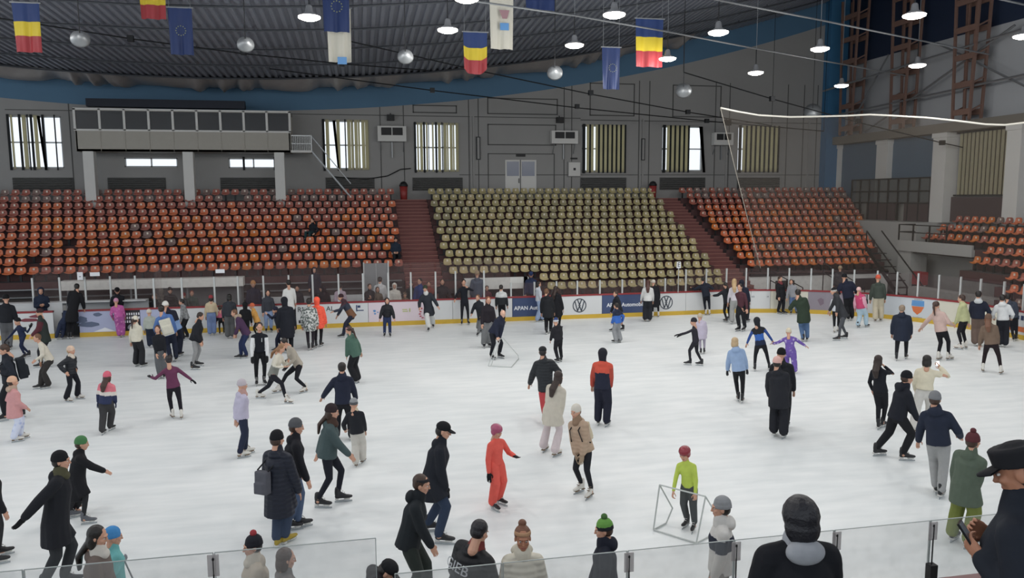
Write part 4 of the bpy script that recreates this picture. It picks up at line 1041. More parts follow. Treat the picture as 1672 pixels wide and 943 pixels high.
def skate_parts(col):
    if col not in SK:
        pm = skate_proto('fig', col); lace = mat('skate_lace','#c9c9c6',.6) if col != 'white' else mat('skate_sole','#7b6a58',.6)
        cm = {'black': mat('skate_black','#1b1c20',.45), 'white': mat('skate_white','#d4d1ca',.45), 'grey': mat('skate_grey','#5c5f66',.5), 'brown': mat('boot_brown','#5a4334',.6), 'yellow': mat('boot_yellow','#a58f35',.6), 'shoe': mat('shoe_black','#1b1c20',.6)}[col]
        o = pm.build('skate', [cm, lace]); a = o.data; bpy.data.objects.remove(o)
        o = blade_mesh().build('blade', mat('blade_steel','#b5babd',.25,.8)); b = o.data; bpy.data.objects.remove(o); SK[col] = (a, b)
    return SK[col]

def ik(a, c, l1, l2, pole):
    d = c-a; L = d.length
    if L > (l1+l2)*.995: c = a+d*((l1+l2)*.995/L); d = c-a; L = d.length
    x = (l1*l1-l2*l2+L*L)/(2*L); h = math.sqrt(max(0, l1*l1-x*x)); u = d/L
    p = pole-u*pole.dot(u); p = p.normalized() if p.length > 1e-4 else u.orthogonal().normalized()
    return a+u*x+p*h, c

STYLES = {  # jacket: (torso w, torso d, arm upper, arm fore, hem drop below pelvis, hem flare)
 'jacket': (.113,.088,.045,.038,.045,1.03), 'puffer': (.120,.094,.050,.044,.04,1.0), 'coat': (.117,.094,.048,.041,.17,1.1), 'longcoat': (.116,.092,.048,.042,.27,1.15),
 'sweater': (.100,.072,.036,.030,.02,1.0), 'slim': (.094,.066,.031,.026,.03,1.0), 'hoodie': (.106,.08,.042,.036,.03,1.0), 'crop': (.110,.082,.045,.038,-.03,1.05), 'vest': (.118,.094,.048,.042,.04,1.0)}
LEGS = {'slim': (.052,.036,.026), 'jeans': (.060,.046,.040), 'wide': (.064,.056,.060), 'snow': (.070,.058,.052), 'flare': (.056,.042,.056), 'track': (.060,.048,.038)}
PEOPLE = []
def P(head, feet, face, top, tc, bot, bc, hat, hair, label, hands=(None, None), hip=None, H=None, Y=None, z0=None, sk='black', glove=None, tone=0, hood=None, scarf=None, sleeve=None, bulk=1.0, female=False, seat=None, tilt=None, group=None, handz=0.0, lift=(0, 0), grip=False, kind2='cloth', text=None, extra=None):
    hx, hy = head; fdir = None
    # ---- base point
    if Y is not None:
        T = at_y(hx, hy, Y); S_ = H or 1.72
        g = T.z-S_-.03 if z0 is None else z0
        if z0 is None and seat is None and -.35 < g < .4: S_ = T.z-.01; H = S_; g = -.02
        if z0 is None and seat is None and g >= .4:
            bb_ = MB(); bb_.box(T.x-.45,T.x+.45,Y-.25,Y+.25,g-.06,g); bb_.box(T.x-.4,T.x-.32,Y-.2,Y+.2,-.02,g-.06); bb_.box(T.x+.32,T.x+.4,Y-.2,Y+.2,-.02,g-.06)
            tag(bb_.build('low_bench', mat('bench_wood','#6a5444',.7)), 'low bench under the '+' '.join(label.split(' ')[:9]), 'bench')
        if seat is not None: g = seat
        base = V(T.x, T.y, g)
    elif feet is not None:
        fp = [at_z(x, y, lift[i]) for i, (x, y) in enumerate(feet)]
        for q_ in fp:
            if q_.x <= XS: q_.y = min(q_.y, YF-.42)
            else:
                cc = V(XS, YF-RAD, 0); d_ = V(q_.x-cc.x, max(0, q_.y-cc.y), 0)
                if d_.length > RAD-.42: d_ = d_.normalized()*(RAD-.42); q_.x = cc.x+d_.x; q_.y = cc.y+d_.y if q_.y > cc.y else q_.y
        base = (fp[0]+fp[1])/2; base.z = 0
        if hip is None and abs(lift[0]-lift[1]) > .05: pass
        g = 0
    else:
        S_ = H or 1.7; T = at_z(hx, hy, S_+.06); base = V(T.x, T.y, 0); g = 0
    vdir = V(base.x, base.y, 0).normalized(); udir = V(vdir.y, -vdir.x, 0)     # away from camera, screen right
    def onplane(px, py, off=0.):
        r = ray(px, py); t = (base-CAM).dot(vdir)+off; return CAM+r*(t/r.dot(vdir))
    T = onplane(hx, hy)
    hz = T.z-g
    if feet is not None or Y is not None: S_ = H or max(.7, hz-.05)
    a = math.radians(face); f = udir*math.sin(a)-vdir*math.cos(a); r = V(f.y, -f.x, 0)   # r = person's right
    hs = ((.62+.38*min(1.05, S_/1.72)) if S_ < 1.6 else 1.0*S_/1.74)*1.08
    extra_h = .06 if z0 is None and Y is None else 0
    # ---- pelvis, spine
    headc = T-V(0,0,.125*hs)
    if seat is not None: pel = V(base.x, base.y, g+.46)
    elif hip is not None: pel = onplane(*hip)
    else:
        zz = min(.53*S_+extra_h+g, T.z-.42*S_); cen = base if Y is None else V(T.x, T.y, 0); pel = V(cen.x+(T.x-cen.x)*.35, cen.y+(T.y-cen.y)*.35, zz)
    if hip is None and seat is None: headc = headc+f*.02*S_
    spine = headc-pel; sl = spine.length; nb = pel+spine*max(.6, (1-.108*S_/max(sl, .3))); ud = (nb-pel).normalized()
    L_tr = (nb-pel).length
    rr = r-ud*r.dot(ud); rr.normalize(); ff = ud.cross(rr)*1.0
    if ff.dot(f) < 0: ff = -ff
    sw = (.098 if not female else .09)*S_*bulk
    sh = [nb-ud*.045*S_-rr*sw, nb-ud*.045*S_+rr*sw]         # left, right shoulders
    hipj = [pel-rr*.048*S_, pel+rr*.048*S_]
    ll = .245*S_
    # ---- feet
    if seat is not None: ank = [pel+f*.42-rr*.1-V(0,0,.34), pel+f*.46+rr*.1-V(0,0,.34)]; fsole = None
    elif feet is not None:
        # assign screen feet to person's left/right by side
        d0 = (fp[0]-base).dot(r); d1 = (fp[1]-base).dot(r)
        if d0 > d1: fp = [fp[1], fp[0]]; lf = (lift[1], lift[0])
        else: lf = lift
        ank = [p+V(0,0,.15*S_/1.72+.0) for p in fp]; fsole = fp
    else:
        fsole = [base-r*.09*S_+f*.02, base+r*.09*S_-f*.05]; fsole = [V(p.x, p.y, g) for p in fsole]; ank = [p+V(0,0,.12) for p in fsole]
    legmax = 2*ll*.99
    if seat is None:
        need = max((hipj[i]-ank[i]).length for i in (0, 1))
        if need > legmax:      # sink pelvis until both legs reach
            for _k in range(30):
                pel = pel-V(0,0,.012*S_); hipj = [h-V(0,0,.012*S_) for h in hipj]
                if max((hipj[i]-ank[i]).length for i in (0, 1)) < legmax or (pel.z-g) < .42*S_: break
            ll2 = max(ll, max((hipj[i]-ank[i]).length for i in (0,1))/1.98); ll = min(ll2, ll*1.15)
    if hip is not None and seat is None:
        up_ = 0
        while up_ < .075*S_ and max((hipj[i]-ank[i]).length for i in (0, 1)) < .94*2*ll and (nb-pel).length > .2*S_:
            pel = pel+V(0,0,.01*S_); hipj = [h+V(0,0,.01*S_) for h in hipj]; up_ += .01*S_
        ud = (nb-pel).normalized(); L_tr = (nb-pel).length; rr = r-ud*r.dot(ud); rr.normalize(); ff = ud.cross(rr)
        if ff.dot(f) < 0: ff = -ff
    kn = []
    for i in (0, 1):
        k_, e_ = ik(hipj[i], ank[i], ll, ll, f+(rr*(.15 if i else -.15))+V(0,0,.3 if seat is not None else 0)); kn.append(k_); ank[i] = e_
    # ---- arms
    ua, fa = .17*S_, .15*S_; el, wr, hd = [], [], []
    hp = list(hands)
    pts = []
    for h in hp:
        if h is None: pts.append(None)
        else: pts.append(onplane(h[0], h[1]))
    if pts[0] is not None or pts[1] is not None:
        # screen-left hand belongs to whichever side projects left
        left_is_0 = (-r).dot(udir) < 0     # person's left shoulder is on screen left when facing away
        if abs(r.dot(udir)) < .25: left_is_0 = True
        a0, a1 = (pts[0], pts[1]) if left_is_0 else (pts[1], pts[0])
        pts = [a0, a1]
    for i in (0, 1):
        sd = -1 if i == 0 else 1; t = pts[i] if pts[0] is not None or pts[1] is not None else None
        if t is None: t = sh[i]+V(0,0,-.31*S_)+rr*sd*.045*S_+f*(.05+.03*i)*S_
        else:
            fo = f.dot(vdir); t = t+vdir*(fo*.13*S_+ (sh[i]-base).dot(vdir)*.8)+V(0,0,handz)
            t = CAM+(t-CAM)*1.0
        e_, w_ = ik(sh[i], t, ua, fa, -f*.6+rr*sd*.5-V(0,0,.5)); el.append(e_); wr.append(w_); hd.append((w_-e_).normalized())
    near = base.length if False else (base-CAM).length
    lod = 0 if near < 15 else 1
    vx = .014 if lod == 0 else (.02 if near < 26 else .026)
    org = V(base.x, base.y, g)
    # ---- body (skin): one surface from neck to toes with head and hands
    B = []
    B.append(loft([pel-ud*.03*S_, pel+ud*L_tr*.3, pel+ud*L_tr*.7, nb-ud*.04*S_, nb], [(.075*S_,.055*S_),(.066*S_,.05*S_),(.078*S_,.056*S_),(.07*S_,.045*S_),(.032*S_,.032*S_)], side=rr))
    B.append(loft([nb-ud*.03*S_, headc-V(0,0,.06*hs)], [.033*S_, .030*S_], n=8))
    for i in (0, 1):
        B.append(loft([sh[i], sh[i].lerp(el[i], .5), el[i], el[i].lerp(wr[i], .4), wr[i]+hd[i]*.01], [.026*S_,.025*S_,.021*S_,.02*S_,.0155*S_], n=8))
        B.append(loft([hipj[i]+ud*.02*S_, hipj[i].lerp(kn[i], .5), kn[i], kn[i].lerp(ank[i], .35), ank[i], ank[i]-V(0,0,.03)], [.044*S_,.04*S_,.029*S_,.029*S_,.019*S_,.02*S_], n=8))
        B.append(loft([ank[i]-V(0,0,.04), ank[i]-V(0,0,.05)+f*.09*S_/1.7], [.022*S_,.018*S_], n=6))
    co, fc = fuse(B, max(vx, .018), 2); pm = PM(); pm.add(co, fc, 0)
    # head orientation: yaw with face, tilt forward
    ti = math.radians(tilt if tilt is not None else 8)
    yaw = Matrix((( r.x, f.x, 0), (r.y, f.y, 0), (0, 0, 1)))
    hm = yaw@Matrix.Rotation(-ti, 3, 'X')
    hm_np = np.array(hm); c0 = np.array(headc)
    hco, hf, hmi = HEADS[lod]; pm.add((hco*hs)@hm_np.T+c0, hf, hmi)
    for (vs_, fs_), k_ in HEX: pm.add((np.array([tuple(p) for p in vs_])*hs)@hm_np.T+c0, fs_, k_)
    gl = 4 if glove else 0
    for i in (0, 1):
        sd = -1 if i == 0 else 1; y = hd[i]; x = (f*.75-rr*sd*.6); x = x-y*x.dot(y); x = x.normalized() if x.length > .05 else y.orthogonal().normalized()
        z = x.cross(y); z = z
        if z.dot(rr*sd) < 0: z = -z
        M = np.array([[x.x, y.x, z.x], [x.y, y.y, z.y], [x.z, y.z, z.z]]); hsz = S_/1.74*(1.22 if glove else 1.03)
        hc, hf2 = HANDS[(1 if grip else 0, lod)]; flip = np.linalg.det(M) < 0
        ff2 = hf2[:, ::-1] if (flip and isinstance(hf2, np.ndarray)) else ([q[::-1] for q in hf2] if flip else hf2)
        pm.add((hc*hsz)@M.T+np.array(wr[i]+y*.018), ff2, gl)
    bm = [skin_m(tone), eye_m, eyew_m, lip_m] + ([cloth(glove)] if glove else [])
    body = pm.build('person', bm, None, org); body.location = org
    cat = 'person'; tag(body, label, cat, group)
    # ---- top garment
    TW, TD, AU, AF, HEM, FL_ = STYLES[top]; q = S_*bulk
    hemz = pel-ud*HEM*S_ if HEM < .1 else pel+V(0,0,-HEM*S_)+(f*0)
    lv = [hemz, pel+ud*.0*S_ if HEM > .03 else hemz+ud*.02*S_, pel+ud*L_tr*.38, pel+ud*L_tr*.7, nb-ud*.055*S_, nb-ud*.0*S_]
    hw = max(TW*.95, .106) if HEM > .02 else TW*.97
    rd = [(hw*FL_*q, TD*1.12*FL_*q), (hw*q, TD*1.1*q), (TW*.88*q, TD*.98*q), (TW*.98*q, TD*1.04*q), (TW*.92*q, TD*.8*q), (.045*S_, .042*S_)]
    J = [loft(lv, rd, side=rr, n=14, cap0=False)]
    if HEM >= .1:
        for i in (0,1): J.append(loft([hipj[i].lerp(kn[i], min(.95, HEM/.245)), hipj[i]], [(.08*q,.075*q),(.075*q,.07*q)], side=rr, n=10, cap0=False))
    for i in (0, 1):
        J.append(loft([sh[i]+ud*.0, sh[i].lerp(el[i], .5), el[i], el[i].lerp(wr[i], .5), wr[i]-hd[i]*.01], [AU*q, AU*q*.98, AF*q*1.12, AF*q, AF*q*.86], n=10))
        J.append(loft([nb-ud*.02*S_, sh[i]], [.045*q, AU*q*1.0], n=8))
    collar = hood if hood else tc if isinstance(tc, str) else tc[-1][1]
    if top in ('jacket','puffer','coat','longcoat','hoodie','vest','crop') and hood != 'up':
        J.append(loft([nb-ud*.01*S_+ff*-.0*S_, nb+(headc-nb)*.45-ff*.004*S_], [(.056*S_,.052*S_),(.044*S_,.044*S_)], side=rr, n=10))
        if top in ('hoodie','coat','longcoat','puffer','jacket'): J.append(ellip(nb-ff*.05*S_-ud*.015*S_, (.062*S_,.032*S_,.045*S_), Matrix((rr, ff, ud)).transposed()))
    co, fc = fuse(J, vx, 3); cen = fcent(co, fc)
    if isinstance(tc, str): bands = [(0, tc)]
    else: bands = list(tc)
    mats_ = [cloth(b_[1], kind2 if top != 'puffer' else 'puffer') for b_ in bands]
    t = ((cen-np.array(hemz))@np.array(ud))/max(.1, ((nb-hemz).dot(ud)))
    mi = np.zeros(len(fc), dtype=int)
    for k_, b_ in enumerate(bands): mi[t > b_[0]] = k_
    if sleeve:
        mats_.append(cloth(sleeve, kind2)); best = np.full(len(fc), 9.)
        for i in (0, 1):
            for p0, p1 in ((sh[i].lerp(el[i], .3), el[i]), (el[i], wr[i])):
                p0, p1 = np.array(p0), np.array(p1); d_ = p1-p0; tt = np.clip(((cen-p0)@d_)/(d_@d_), 0, 1); best = np.minimum(best, np.linalg.norm(cen-(p0+tt[:, None]*d_), axis=1))
        lat = np.abs((cen-np.array(pel))@np.array(rr))
        mi[(best < AU*q*1.25) & (lat > TW*.75*q)] = len(mats_)-1
    pj = PM(); pj.add(co, fc, mi)
    nm = {'jacket':'jacket','puffer':'puffer_jacket','coat':'coat','longcoat':'long_coat','sweater':'sweater','slim':'top','hoodie':'hoodie','crop':'fleece_jacket','vest':'gilet'}[top]
    jk = pj.build(nm, mats_, body, org)
    if hood and hood != 'up':
        hq = [ellip(nb-ff*.062*S_+ud*.0*S_, (.075*S_,.04*S_,.048*S_), Matrix((rr, ff, ud)).transposed()), loft([nb-ud*.015*S_, nb+(headc-nb)*.3], [(.062*S_,.058*S_),(.054*S_,.054*S_)], side=rr, n=12)]
        co, fc = fuse(hq, vx*.8, 3); p2 = PM(); p2.add(co, fc); p2.build('hood', [cloth(hood)], body, org)
    # ---- trousers
    A, K, E_ = LEGS[bot]; LG = [loft([pel+ud*.045*S_, pel, pel-V(0,0,.04*S_)], [(.076*q,.056*q),(.084*q,.066*q),(.08*q,.062*q)], side=rr, n=12)]
    for i in (0, 1):
        end = ank[i]+(kn[i]-ank[i]).normalized()*(.01 if bot in ('wide','flare','snow','jeans') else .025)*S_
        LG.append(loft([hipj[i]+ud*.01*S_, hipj[i].lerp(kn[i], .25), hipj[i].lerp(kn[i], .7), kn[i], kn[i].lerp(ank[i], .35), kn[i].lerp(ank[i], .75), end], [(A*.86)*q, (A*1.02)*q, (A*.5+K*.5)*q, K*q*1.02, (K*.55+E_*.45)*q*1.05, (K*.2+E_*.8)*q, E_*q], n=10))
    co, fc = fuse(LG, vx, 2); pl = PM(); pl.add(co, fc, 0); pl.build('trousers', [cloth(bc)], body, org)
    # ---- skates or shoes
    sa, sb = skate_parts(sk)
    if fsole is not None or seat is not None:
        for i in (0, 1):
            o = link('skate' if sk in ('black','white','grey') else 'shoe', sa, body); sc_ = 1.04*S_/1.72*(1 if S_ > 1.3 else 1.08)
            fs_ = fsole[i] if fsole is not None else ank[i]-V(0,0,.1)
            if sk in ('black','white','grey') and fsole is not None:
                lp = ank[i]-V(0,0,.15*S_/1.72) if (feet is not None) else V(fs_.x, fs_.y, g)
            else: lp = V(ank[i].x, ank[i].y, fs_.z-.03) if seat is None else ank[i]-V(0,0,.12)
            yw = math.atan2(f.y, f.x)-math.pi/2+(.14 if i == 0 else -.14)
            o.location = lp-org+f*.07*sc_; o.rotation_euler = (0,0,yw); o.scale = (sc_,)*3
            if sk in ('black','white','grey'): b2_ = link('blade', sb, o)
    # ---- hair and headgear
    Hm = hm; c = headc
    def hv(x, y, z): return c+Hm@(V(x, y, z)*hs)
    def he(x, y, z, a_, b_, d_): return ellip(hv(x, y, z), (a_*hs, b_*hs, d_*hs), Hm)
    hx_ = .0065 if near < 9 else (.009 if lod == 0 else .013)
    if hair:
        hc_, hl = hair[1], hair[0]; Q = []
        if hl != 'none':
            if not hat or hat[0] == 'headband': Q += [he(0,-.026,.046,.089,.096,.092)]
            else: Q += [he(0,-.04,-.01,.08,.075,.075)]
            if hl == 'short': Q += [he(0,-.045,.0,.081,.07,.07)]
            if hl in ('bob','long','verylong'):
                Q += [he(.066,-.03,-.04,.026,.05,.085), he(-.066,-.03,-.04,.026,.05,.085), he(0,-.065,-.04,.075,.05,.1)]
            if hl in ('long','verylong'):
                n_l = .3 if hl == 'long' else .42
                back = c+Hm@(V(0,-.085,-.08)*hs); dn = back-ud*n_l*S_/1.7-ff*.03; off_ = ff*-.055*S_
                Q.append(loft([back, (back+dn)/2+off_*.9, dn+off_*.7], [(.075*hs,.04*hs),(.08*hs,.035*hs),(.045*hs,.02*hs)], side=rr, n=10))
            if hl == 'big': Q += [he(0,-.035,.02,.108,.112,.118), he(0,-.05,-.05,.105,.09,.11)]
            if hl == 'pony': b0 = hv(0,-.11,.03); Q.append(loft([b0, b0-ff*.06-ud*.08, b0-ff*.085-ud*.3*S_/1.6], [.03*hs,.034*hs,.016*hs], n=8))
            if hl == 'bun': Q.append(he(0,-.05,.15,.045,.045,.04)); Q.append(he(0,-.045,.0,.08,.068,.07))
            co, fc = fuse(Q, hx_, 2, .4); ph = PM(); ph.add(co, fc, 0); ph.build('hair', [hair_m(hc_)], body, org)
    if hat:
        hk, hc_ = hat[0], hat[1]
        if hk in ('beanie','pom'):
            Q = [he(0,-.022,.056,.088,.102,.094), loft([hv(0,-.02,.012), hv(0,-.022,.05)], [(.091*hs,.105*hs),(.092*hs,.105*hs)], side=rr, n=14, cap=False)]
            pm2 = PM(); co, fc = fuse(Q, hx_, 1, .4); cz = (fcent(co, fc)-np.array(c))@np.array(Hm@V(0,0,1)); mm = [cloth(hc_)]; mi = np.zeros(len(fc), dtype=int)
            if len(hat) > 2: mm.append(cloth(hat[2])); mi[cz < .06*hs] = 1
            pm2.add(co, fc, mi); ho = pm2.build('beanie', mm, body, org)
            if hk == 'pom': v, f2 = ellip(hv(0,-.03,.16), (.04*hs,)*3); p3 = PM(); p3.add([tuple(p) for p in v], f2); p3.build('pompom', [cloth(hat[3] if len(hat) > 3 else hc_)], ho, V(0,0,0)); ho.children[0].location = -org
        elif hk in ('cap','fieldcap'):
            Q = [loft([hv(0,-.01,.03), hv(0,-.012,.07), hv(0,-.014,.104), hv(0,-.014,.116)], [(.09*hs,.105*hs),(.092*hs,.108*hs),(.093*hs,.11*hs),(.08*hs,.096*hs)], side=rr, n=18, cap=False), he(0,-.014,.07,.085,.1,.065)] if hk == 'fieldcap' else [he(0,-.014,.062,.09,.105,.076), loft([hv(0,-.01,.03), hv(0,-.012,.07)], [(.087*hs,.1*hs),(.086*hs,.098*hs)], side=rr, n=14, cap=False)]
            co, fc = fuse(Q, hx_, 1, .4); p2 = PM(); p2.add(co, fc); ho = p2.build('cap', [cloth(hc_)], body, org)
            m = MB(); N_ = 8; vs = []
            for i in range(N_+1):
                an = math.radians(-62+124*i/N_); vs += [hv(.075*math.sin(an), .02+.068*math.cos(an), .042), hv(.078*math.sin(an), .035+.135*math.cos(an), .026-.012*math.cos(an)), hv(.075*math.sin(an), .02+.068*math.cos(an), .034), hv(.078*math.sin(an), .035+.135*math.cos(an), .018-.012*math.cos(an))]
            fs = []
            for i in range(N_): a_, b_ = i*4, i*4+4; fs += [(a_,a_+1,b_+1,b_), (a_+2,b_+2,b_+3,a_+3), (a_+1,a_+3,b_+3,b_+1), (a_,b_,b_+2,a_+2)]
            m.add(vs, fs); bb = m.build('peak', cloth(hc_), ho, True); bb.location = -org
        elif hk == 'helmet':
            Q = [he(0,-.012,.05,.102,.118,.085), he(.06,-.02,.0,.035,.06,.07), he(-.06,-.02,.0,.035,.06,.07)]
            co, fc = fuse(Q, hx_, 2, .4); p2 = PM(); p2.add(co, fc); p2.build('helmet', [mat('helmet_'+hc_, '#'+hc_, .3)], body, org)
        elif hk == 'hood':
            Q = [he(0,-.03,.03,.105,.115,.115), loft([hv(0,-.05,0), nb-ff*.02], [(.095*hs,.085*hs),(.075*hs,.07*hs)], side=rr, n=12)]
            co, fc = fuse(Q, hx_, 2, .4); cc = (co-c0)@hm_np
            # open the front of the hood around the face
            k_ = fcent(cc, fc); keep = ~((k_[:,1] > .05*hs) & (np.abs(k_[:,0]) < .066*hs) & (k_[:,2] < .085*hs) & (k_[:,2] > -.11*hs))
            fc2 = fc[keep] if isinstance(fc, np.ndarray) else [q_ for q_, z_ in zip(fc, keep) if z_]
            p2 = PM(); p2.add(co, fc2); o2 = p2.build('hood', [cloth(hc_)], body, org); sm_ = o2.modifiers.new('thickness', 'SOLIDIFY'); sm_.thickness = .012
        elif hk == 'headband':
            co, fc = fuse([loft([hv(0,-.015,.05), hv(0,-.018,.085)], [(.089*hs,.106*hs),(.083*hs,.098*hs)], side=rr, n=16, cap=False)], hx_, 1, .4); p2 = PM(); p2.add(co, fc); p2.build('headband', [cloth(hc_)], body, org)
    if scarf:
        co, fc = fuse([loft([nb+ud*.0-(headc-nb)*.05, nb+(headc-nb)*.36], [(.066*S_,.06*S_),(.052*S_,.054*S_)], side=rr, n=12), ellip(nb+ff*.045*S_-ud*.01*S_, (.045*S_,.03*S_,.035*S_), Matrix((rr, ff, ud)).transposed())], hx_*1.3, 3); p2 = PM(); p2.add(co, fc); p2.build('scarf', [cloth(scarf)], body, org)
    info = dict(nb=nb, pel=pel, rr=rr, ff=ff, ud=ud, S=S_, wr=wr, hd=hd, body=body, org=org, TW=TW*q, TD=TD*q, jk=jk, sh=sh, headc=headc)
    PEOPLE.append(info)
    return info
def backpack(I, col, lab, big=1.0, strap='222226', low=0., side=0.):
    S_, ud, ff, rr = I['S'], I['ud'], I['ff'], I['rr']; c = I['nb']-ud*(.17+low)*S_-ff*(I['TD']*1.0+.05*S_*big)+rr*side
    R = Matrix((rr, ff, ud)).transposed()
    def bx(cc, a, b, d):
        vs = [cc+rr*(a*i)+ff*(b*j)+ud*(d*k) for k in (-1, 1) for i, j in ((-1,-1),(1,-1),(1,1),(-1,1))]; return vs, [(0,3,2,1),(4,5,6,7),(0,1,5,4),(1,2,6,5),(2,3,7,6),(3,0,4,7)]
    Q = [bx(c, .07*S_*big, .04*S_*big, .11*S_*big), bx(c-ud*.04*S_-ff*.03*S_, .055*S_*big, .035*S_*big, .055*S_*big)]
    co, fc = fuse(Q, .015, 7); p = PM(); p.add(co, fc); o = p.build('backpack', [cloth(col)], None, c); o.location = c; tag(o, lab, 'backpack')
    m = MB()
    for s_ in (-1, 1):
        a = I['nb']+rr*s_*.06*S_-ud*.0*S_; m.tube([c+rr*s_*.055*S_+ud*.1*S_-c, a-ud*.02*S_-ff*.02-c, a-ud*.07*S_+ff*I['TD']*1.05-c, a-ud*.2*S_+ff*I['TD']*1.05+rr*s_*.03-c, a-ud*.25*S_+rr*s_*.05*S_-c], .012, 6)
    m.build('strap', cloth(strap), o, True)
    return o
def phone(I, i, lab):
    p = I['wr'][i]+I['hd'][i]*.11*I['S']/1.72+V(0,0,.03); m = MB(); m.box(-.036,.036,-.005,.005,-.07,.07); o = m.build('phone', mat('phone_black','#17181b',.2), None, False, p)
    f = I['ff']; o.rotation_euler = (math.radians(-35),0,math.atan2(f.y, f.x)-math.pi/2); m = MB(); m.box(-.032,.032,-.0062,-.005,-.064,.064); m.build('screen', mat('phone_screen','#49505c',.1), o); tag(o, lab, 'phone'); return o
BLK, NVY, CHR = '1d1e23', '222a3c', '3a3c41'
DH, BH, LH, BL = '1e1816', '3d2a20', '6a4a33', 'a58a68'
# ---- nearest people at the bottom of the photo
P((-22,742), None, 90, 'jacket', BLK, 'jeans', '25262b', None, ('short',DH), 'person in black at the very left edge, cut by the frame', hands=((-40,850),(17,856)), H=1.66)
P((99,737), ((72,968),(106,955)), 75, 'coat', '1c1e25', 'jeans', '2c2f33', ('beanie','15161a'), ('short',DH), 'man in black beanie and long black coat holding a hand stretched to the left', hands=((22,856),(62,888)), hip=(90,852), scarf='4f4d35', glove='15161a', tilt=4, H=1.78)
P((130,713), ((113,846),(137,856)), 85, 'longcoat', '1a1b20', 'slim', '2a2b2f', ('beanie','3f7a45'), ('short',BH), 'child in green knitted beanie and long black coat pointing an arm to the right', hands=((126,800),(172,766)), sk='grey')
P((127,790), ((108,838),(124,841)), 60, 'jacket', '2b2730', 'slim', '2a2b2f', ('helmet','8b86b0'), None, 'small child in lilac helmet half hidden behind the man in the black beanie', H=.95, hip=(117,822), hands=((122,826),(130,824)))
P((153,859), None, 70, 'jacket', '6a5c56', 'jeans', '2d2d33', None, ('long','15110f'), 'woman with long black hair and brown jacket behind the near glass at left', H=1.74, scarf='c9c4bb', female=True, tilt=12)
I = P((180,862), None, 100, 'jacket', '5fb0b0', 'snow', '3f6f86', ('beanie','2f86c6'), None, 'child in turquoise jacket and blue hat beside the woman with long black hair', H=1.42, hands=((168,930),(195,918)), glove='7a7f86')
m = MB(); a_ = I['wr'][1]+I['hd'][1]*.08; m.tube([a_+V(0,0,.03), a_+V(.35,-.2,-.75)], .011, 6); tag(m.build('stick', grey_steel), 'thin grey pole held by the child in the turquoise jacket', 'stick')
P((416,874), None, -80, 'coat', 'b9ad9b', 'jeans', '3f4045', ('pom','20222b','20222b','a02c35'), ('short',DH), 'person in navy and red pompom hat with cream hood behind the near glass', H=1.62, scarf='c8bfae', tilt=5)
P((462,896), None, 100, 'coat', '75706e', 'jeans', '3f4045', None, ('bob','4a3b36'), 'woman in grey coat seen through the tall near glass, right of the pompom hat', H=1.55, female=True)
P((632,915), None, 80, 'jacket', '242126', 'jeans', '222226', ('cap','191a1e'), ('short',DH), 'person in black bending forward behind the right end of the tall near glass', H=1.66, hip=(598,945), tilt=40)
P((688,775), ((668,998),(700,985)), 80, 'jacket', '20262b', 'jeans', '2b332f', ('headband','26262a'), ('short',BH), 'man in dark green hooded jacket leaning and reaching a bare hand to the right', hands=((672,900),(714,905)), hip=(667,880), H=1.78, tilt=10, hood='1c2126')
P((724,689), ((699,868),(716,888)), 85, 'coat', '1e222b', 'jeans', '2b3a52', ('cap','15161b'), ('short',DH), 'tall man in black cap, long dark coat and blue jeans gliding to the right', hands=((708,800),(727,792)), hip=(707,796), glove='15161b', tilt=14)
I = P((783,850), None, 140, 'puffer', '1b1c20', 'jeans', '2a2b30', None, ('short','16141a'), 'man in black padded jacket with large pale letters on the back', H=1.82, tilt=25, scarf='7e2f2c', bulk=1.1, hip=(752,995))
# pale lettering on that jacket's back
for s_, ofs, dz, tl in (('GIEB', -.02, -.19, 0), ('S', .1, -.36, 0)):
    v, f = text_mb(s_, .17, .002); vs = []
    for x, y, z in v:
        rx = x+ofs; c = I['nb']+I['rr']*rx+I['ud']*(dz+y)-I['ff']*(I['TD']*1.32*math.sqrt(max(.05, 1-(rx/(I['TW']*1.35))**2))+.012+z); vs.append(c-I['org'])
    m = MB(); m.add(vs, f); m.build('lettering', mat('letter_pale','#b9bcc0',.5), I['jk'] if False else I['body'])
P((853,858), None, 5, 'puffer', 'cfc8b5', 'jeans', '6a5f57', ('headband','a9805c'), ('bun','6b4430'), 'woman in cream padded coat with reddish hair tied up, facing the camera', H=1.8, tone=1, female=True, hood='cfc8b5', tilt=2)
P((990,848), None, -85, 'jacket', '1d2130', 'jeans', '23252c', ('pom','5f9a35','20232a','3f6b2c'), ('short',BH), 'boy in green and black pompom hat and navy hooded jacket facing left', H=1.66, hood='1d2130')
P((1182,812), None, -80, 'jacket', [(0,'c9c6c1'),(.5,'262b3c'),(.78,'c9c6c1')], 'jeans', '8a8680', ('beanie','8b8d90'), ('short',DH), 'young man in grey beanie and white and navy jacket facing left', H=1.78, hood='c9c6c1', hands=((1165,938),(1178,942)), tilt=4)
I = P((1309,813), None, -155, 'coat', '14161d', 'jeans', '1c1d22', None, ('big','12121a'), 'person seen from behind with smooth black hair and pale grey hood, outside the near glass', H=1.66, Y=4.0, z0=2.1, hood='9a9da3', bulk=1.12, sk='shoe')
I = P((1683,726), None, -95, 'jacket', '1b212c', 'jeans', '2b2d33', ('fieldcap','1a1b20'), ('short','3a3532'), 'older man in dark peaked cap looking down at a phone at the right edge', H=1.78, Y=3.0, z0=2.55, hands=((1608,898),(1612,892)), tilt=22, grip=True, tone=1, sk='shoe', bulk=1.0)
phone(I, 0, 'phone held by the older man in the peaked cap')
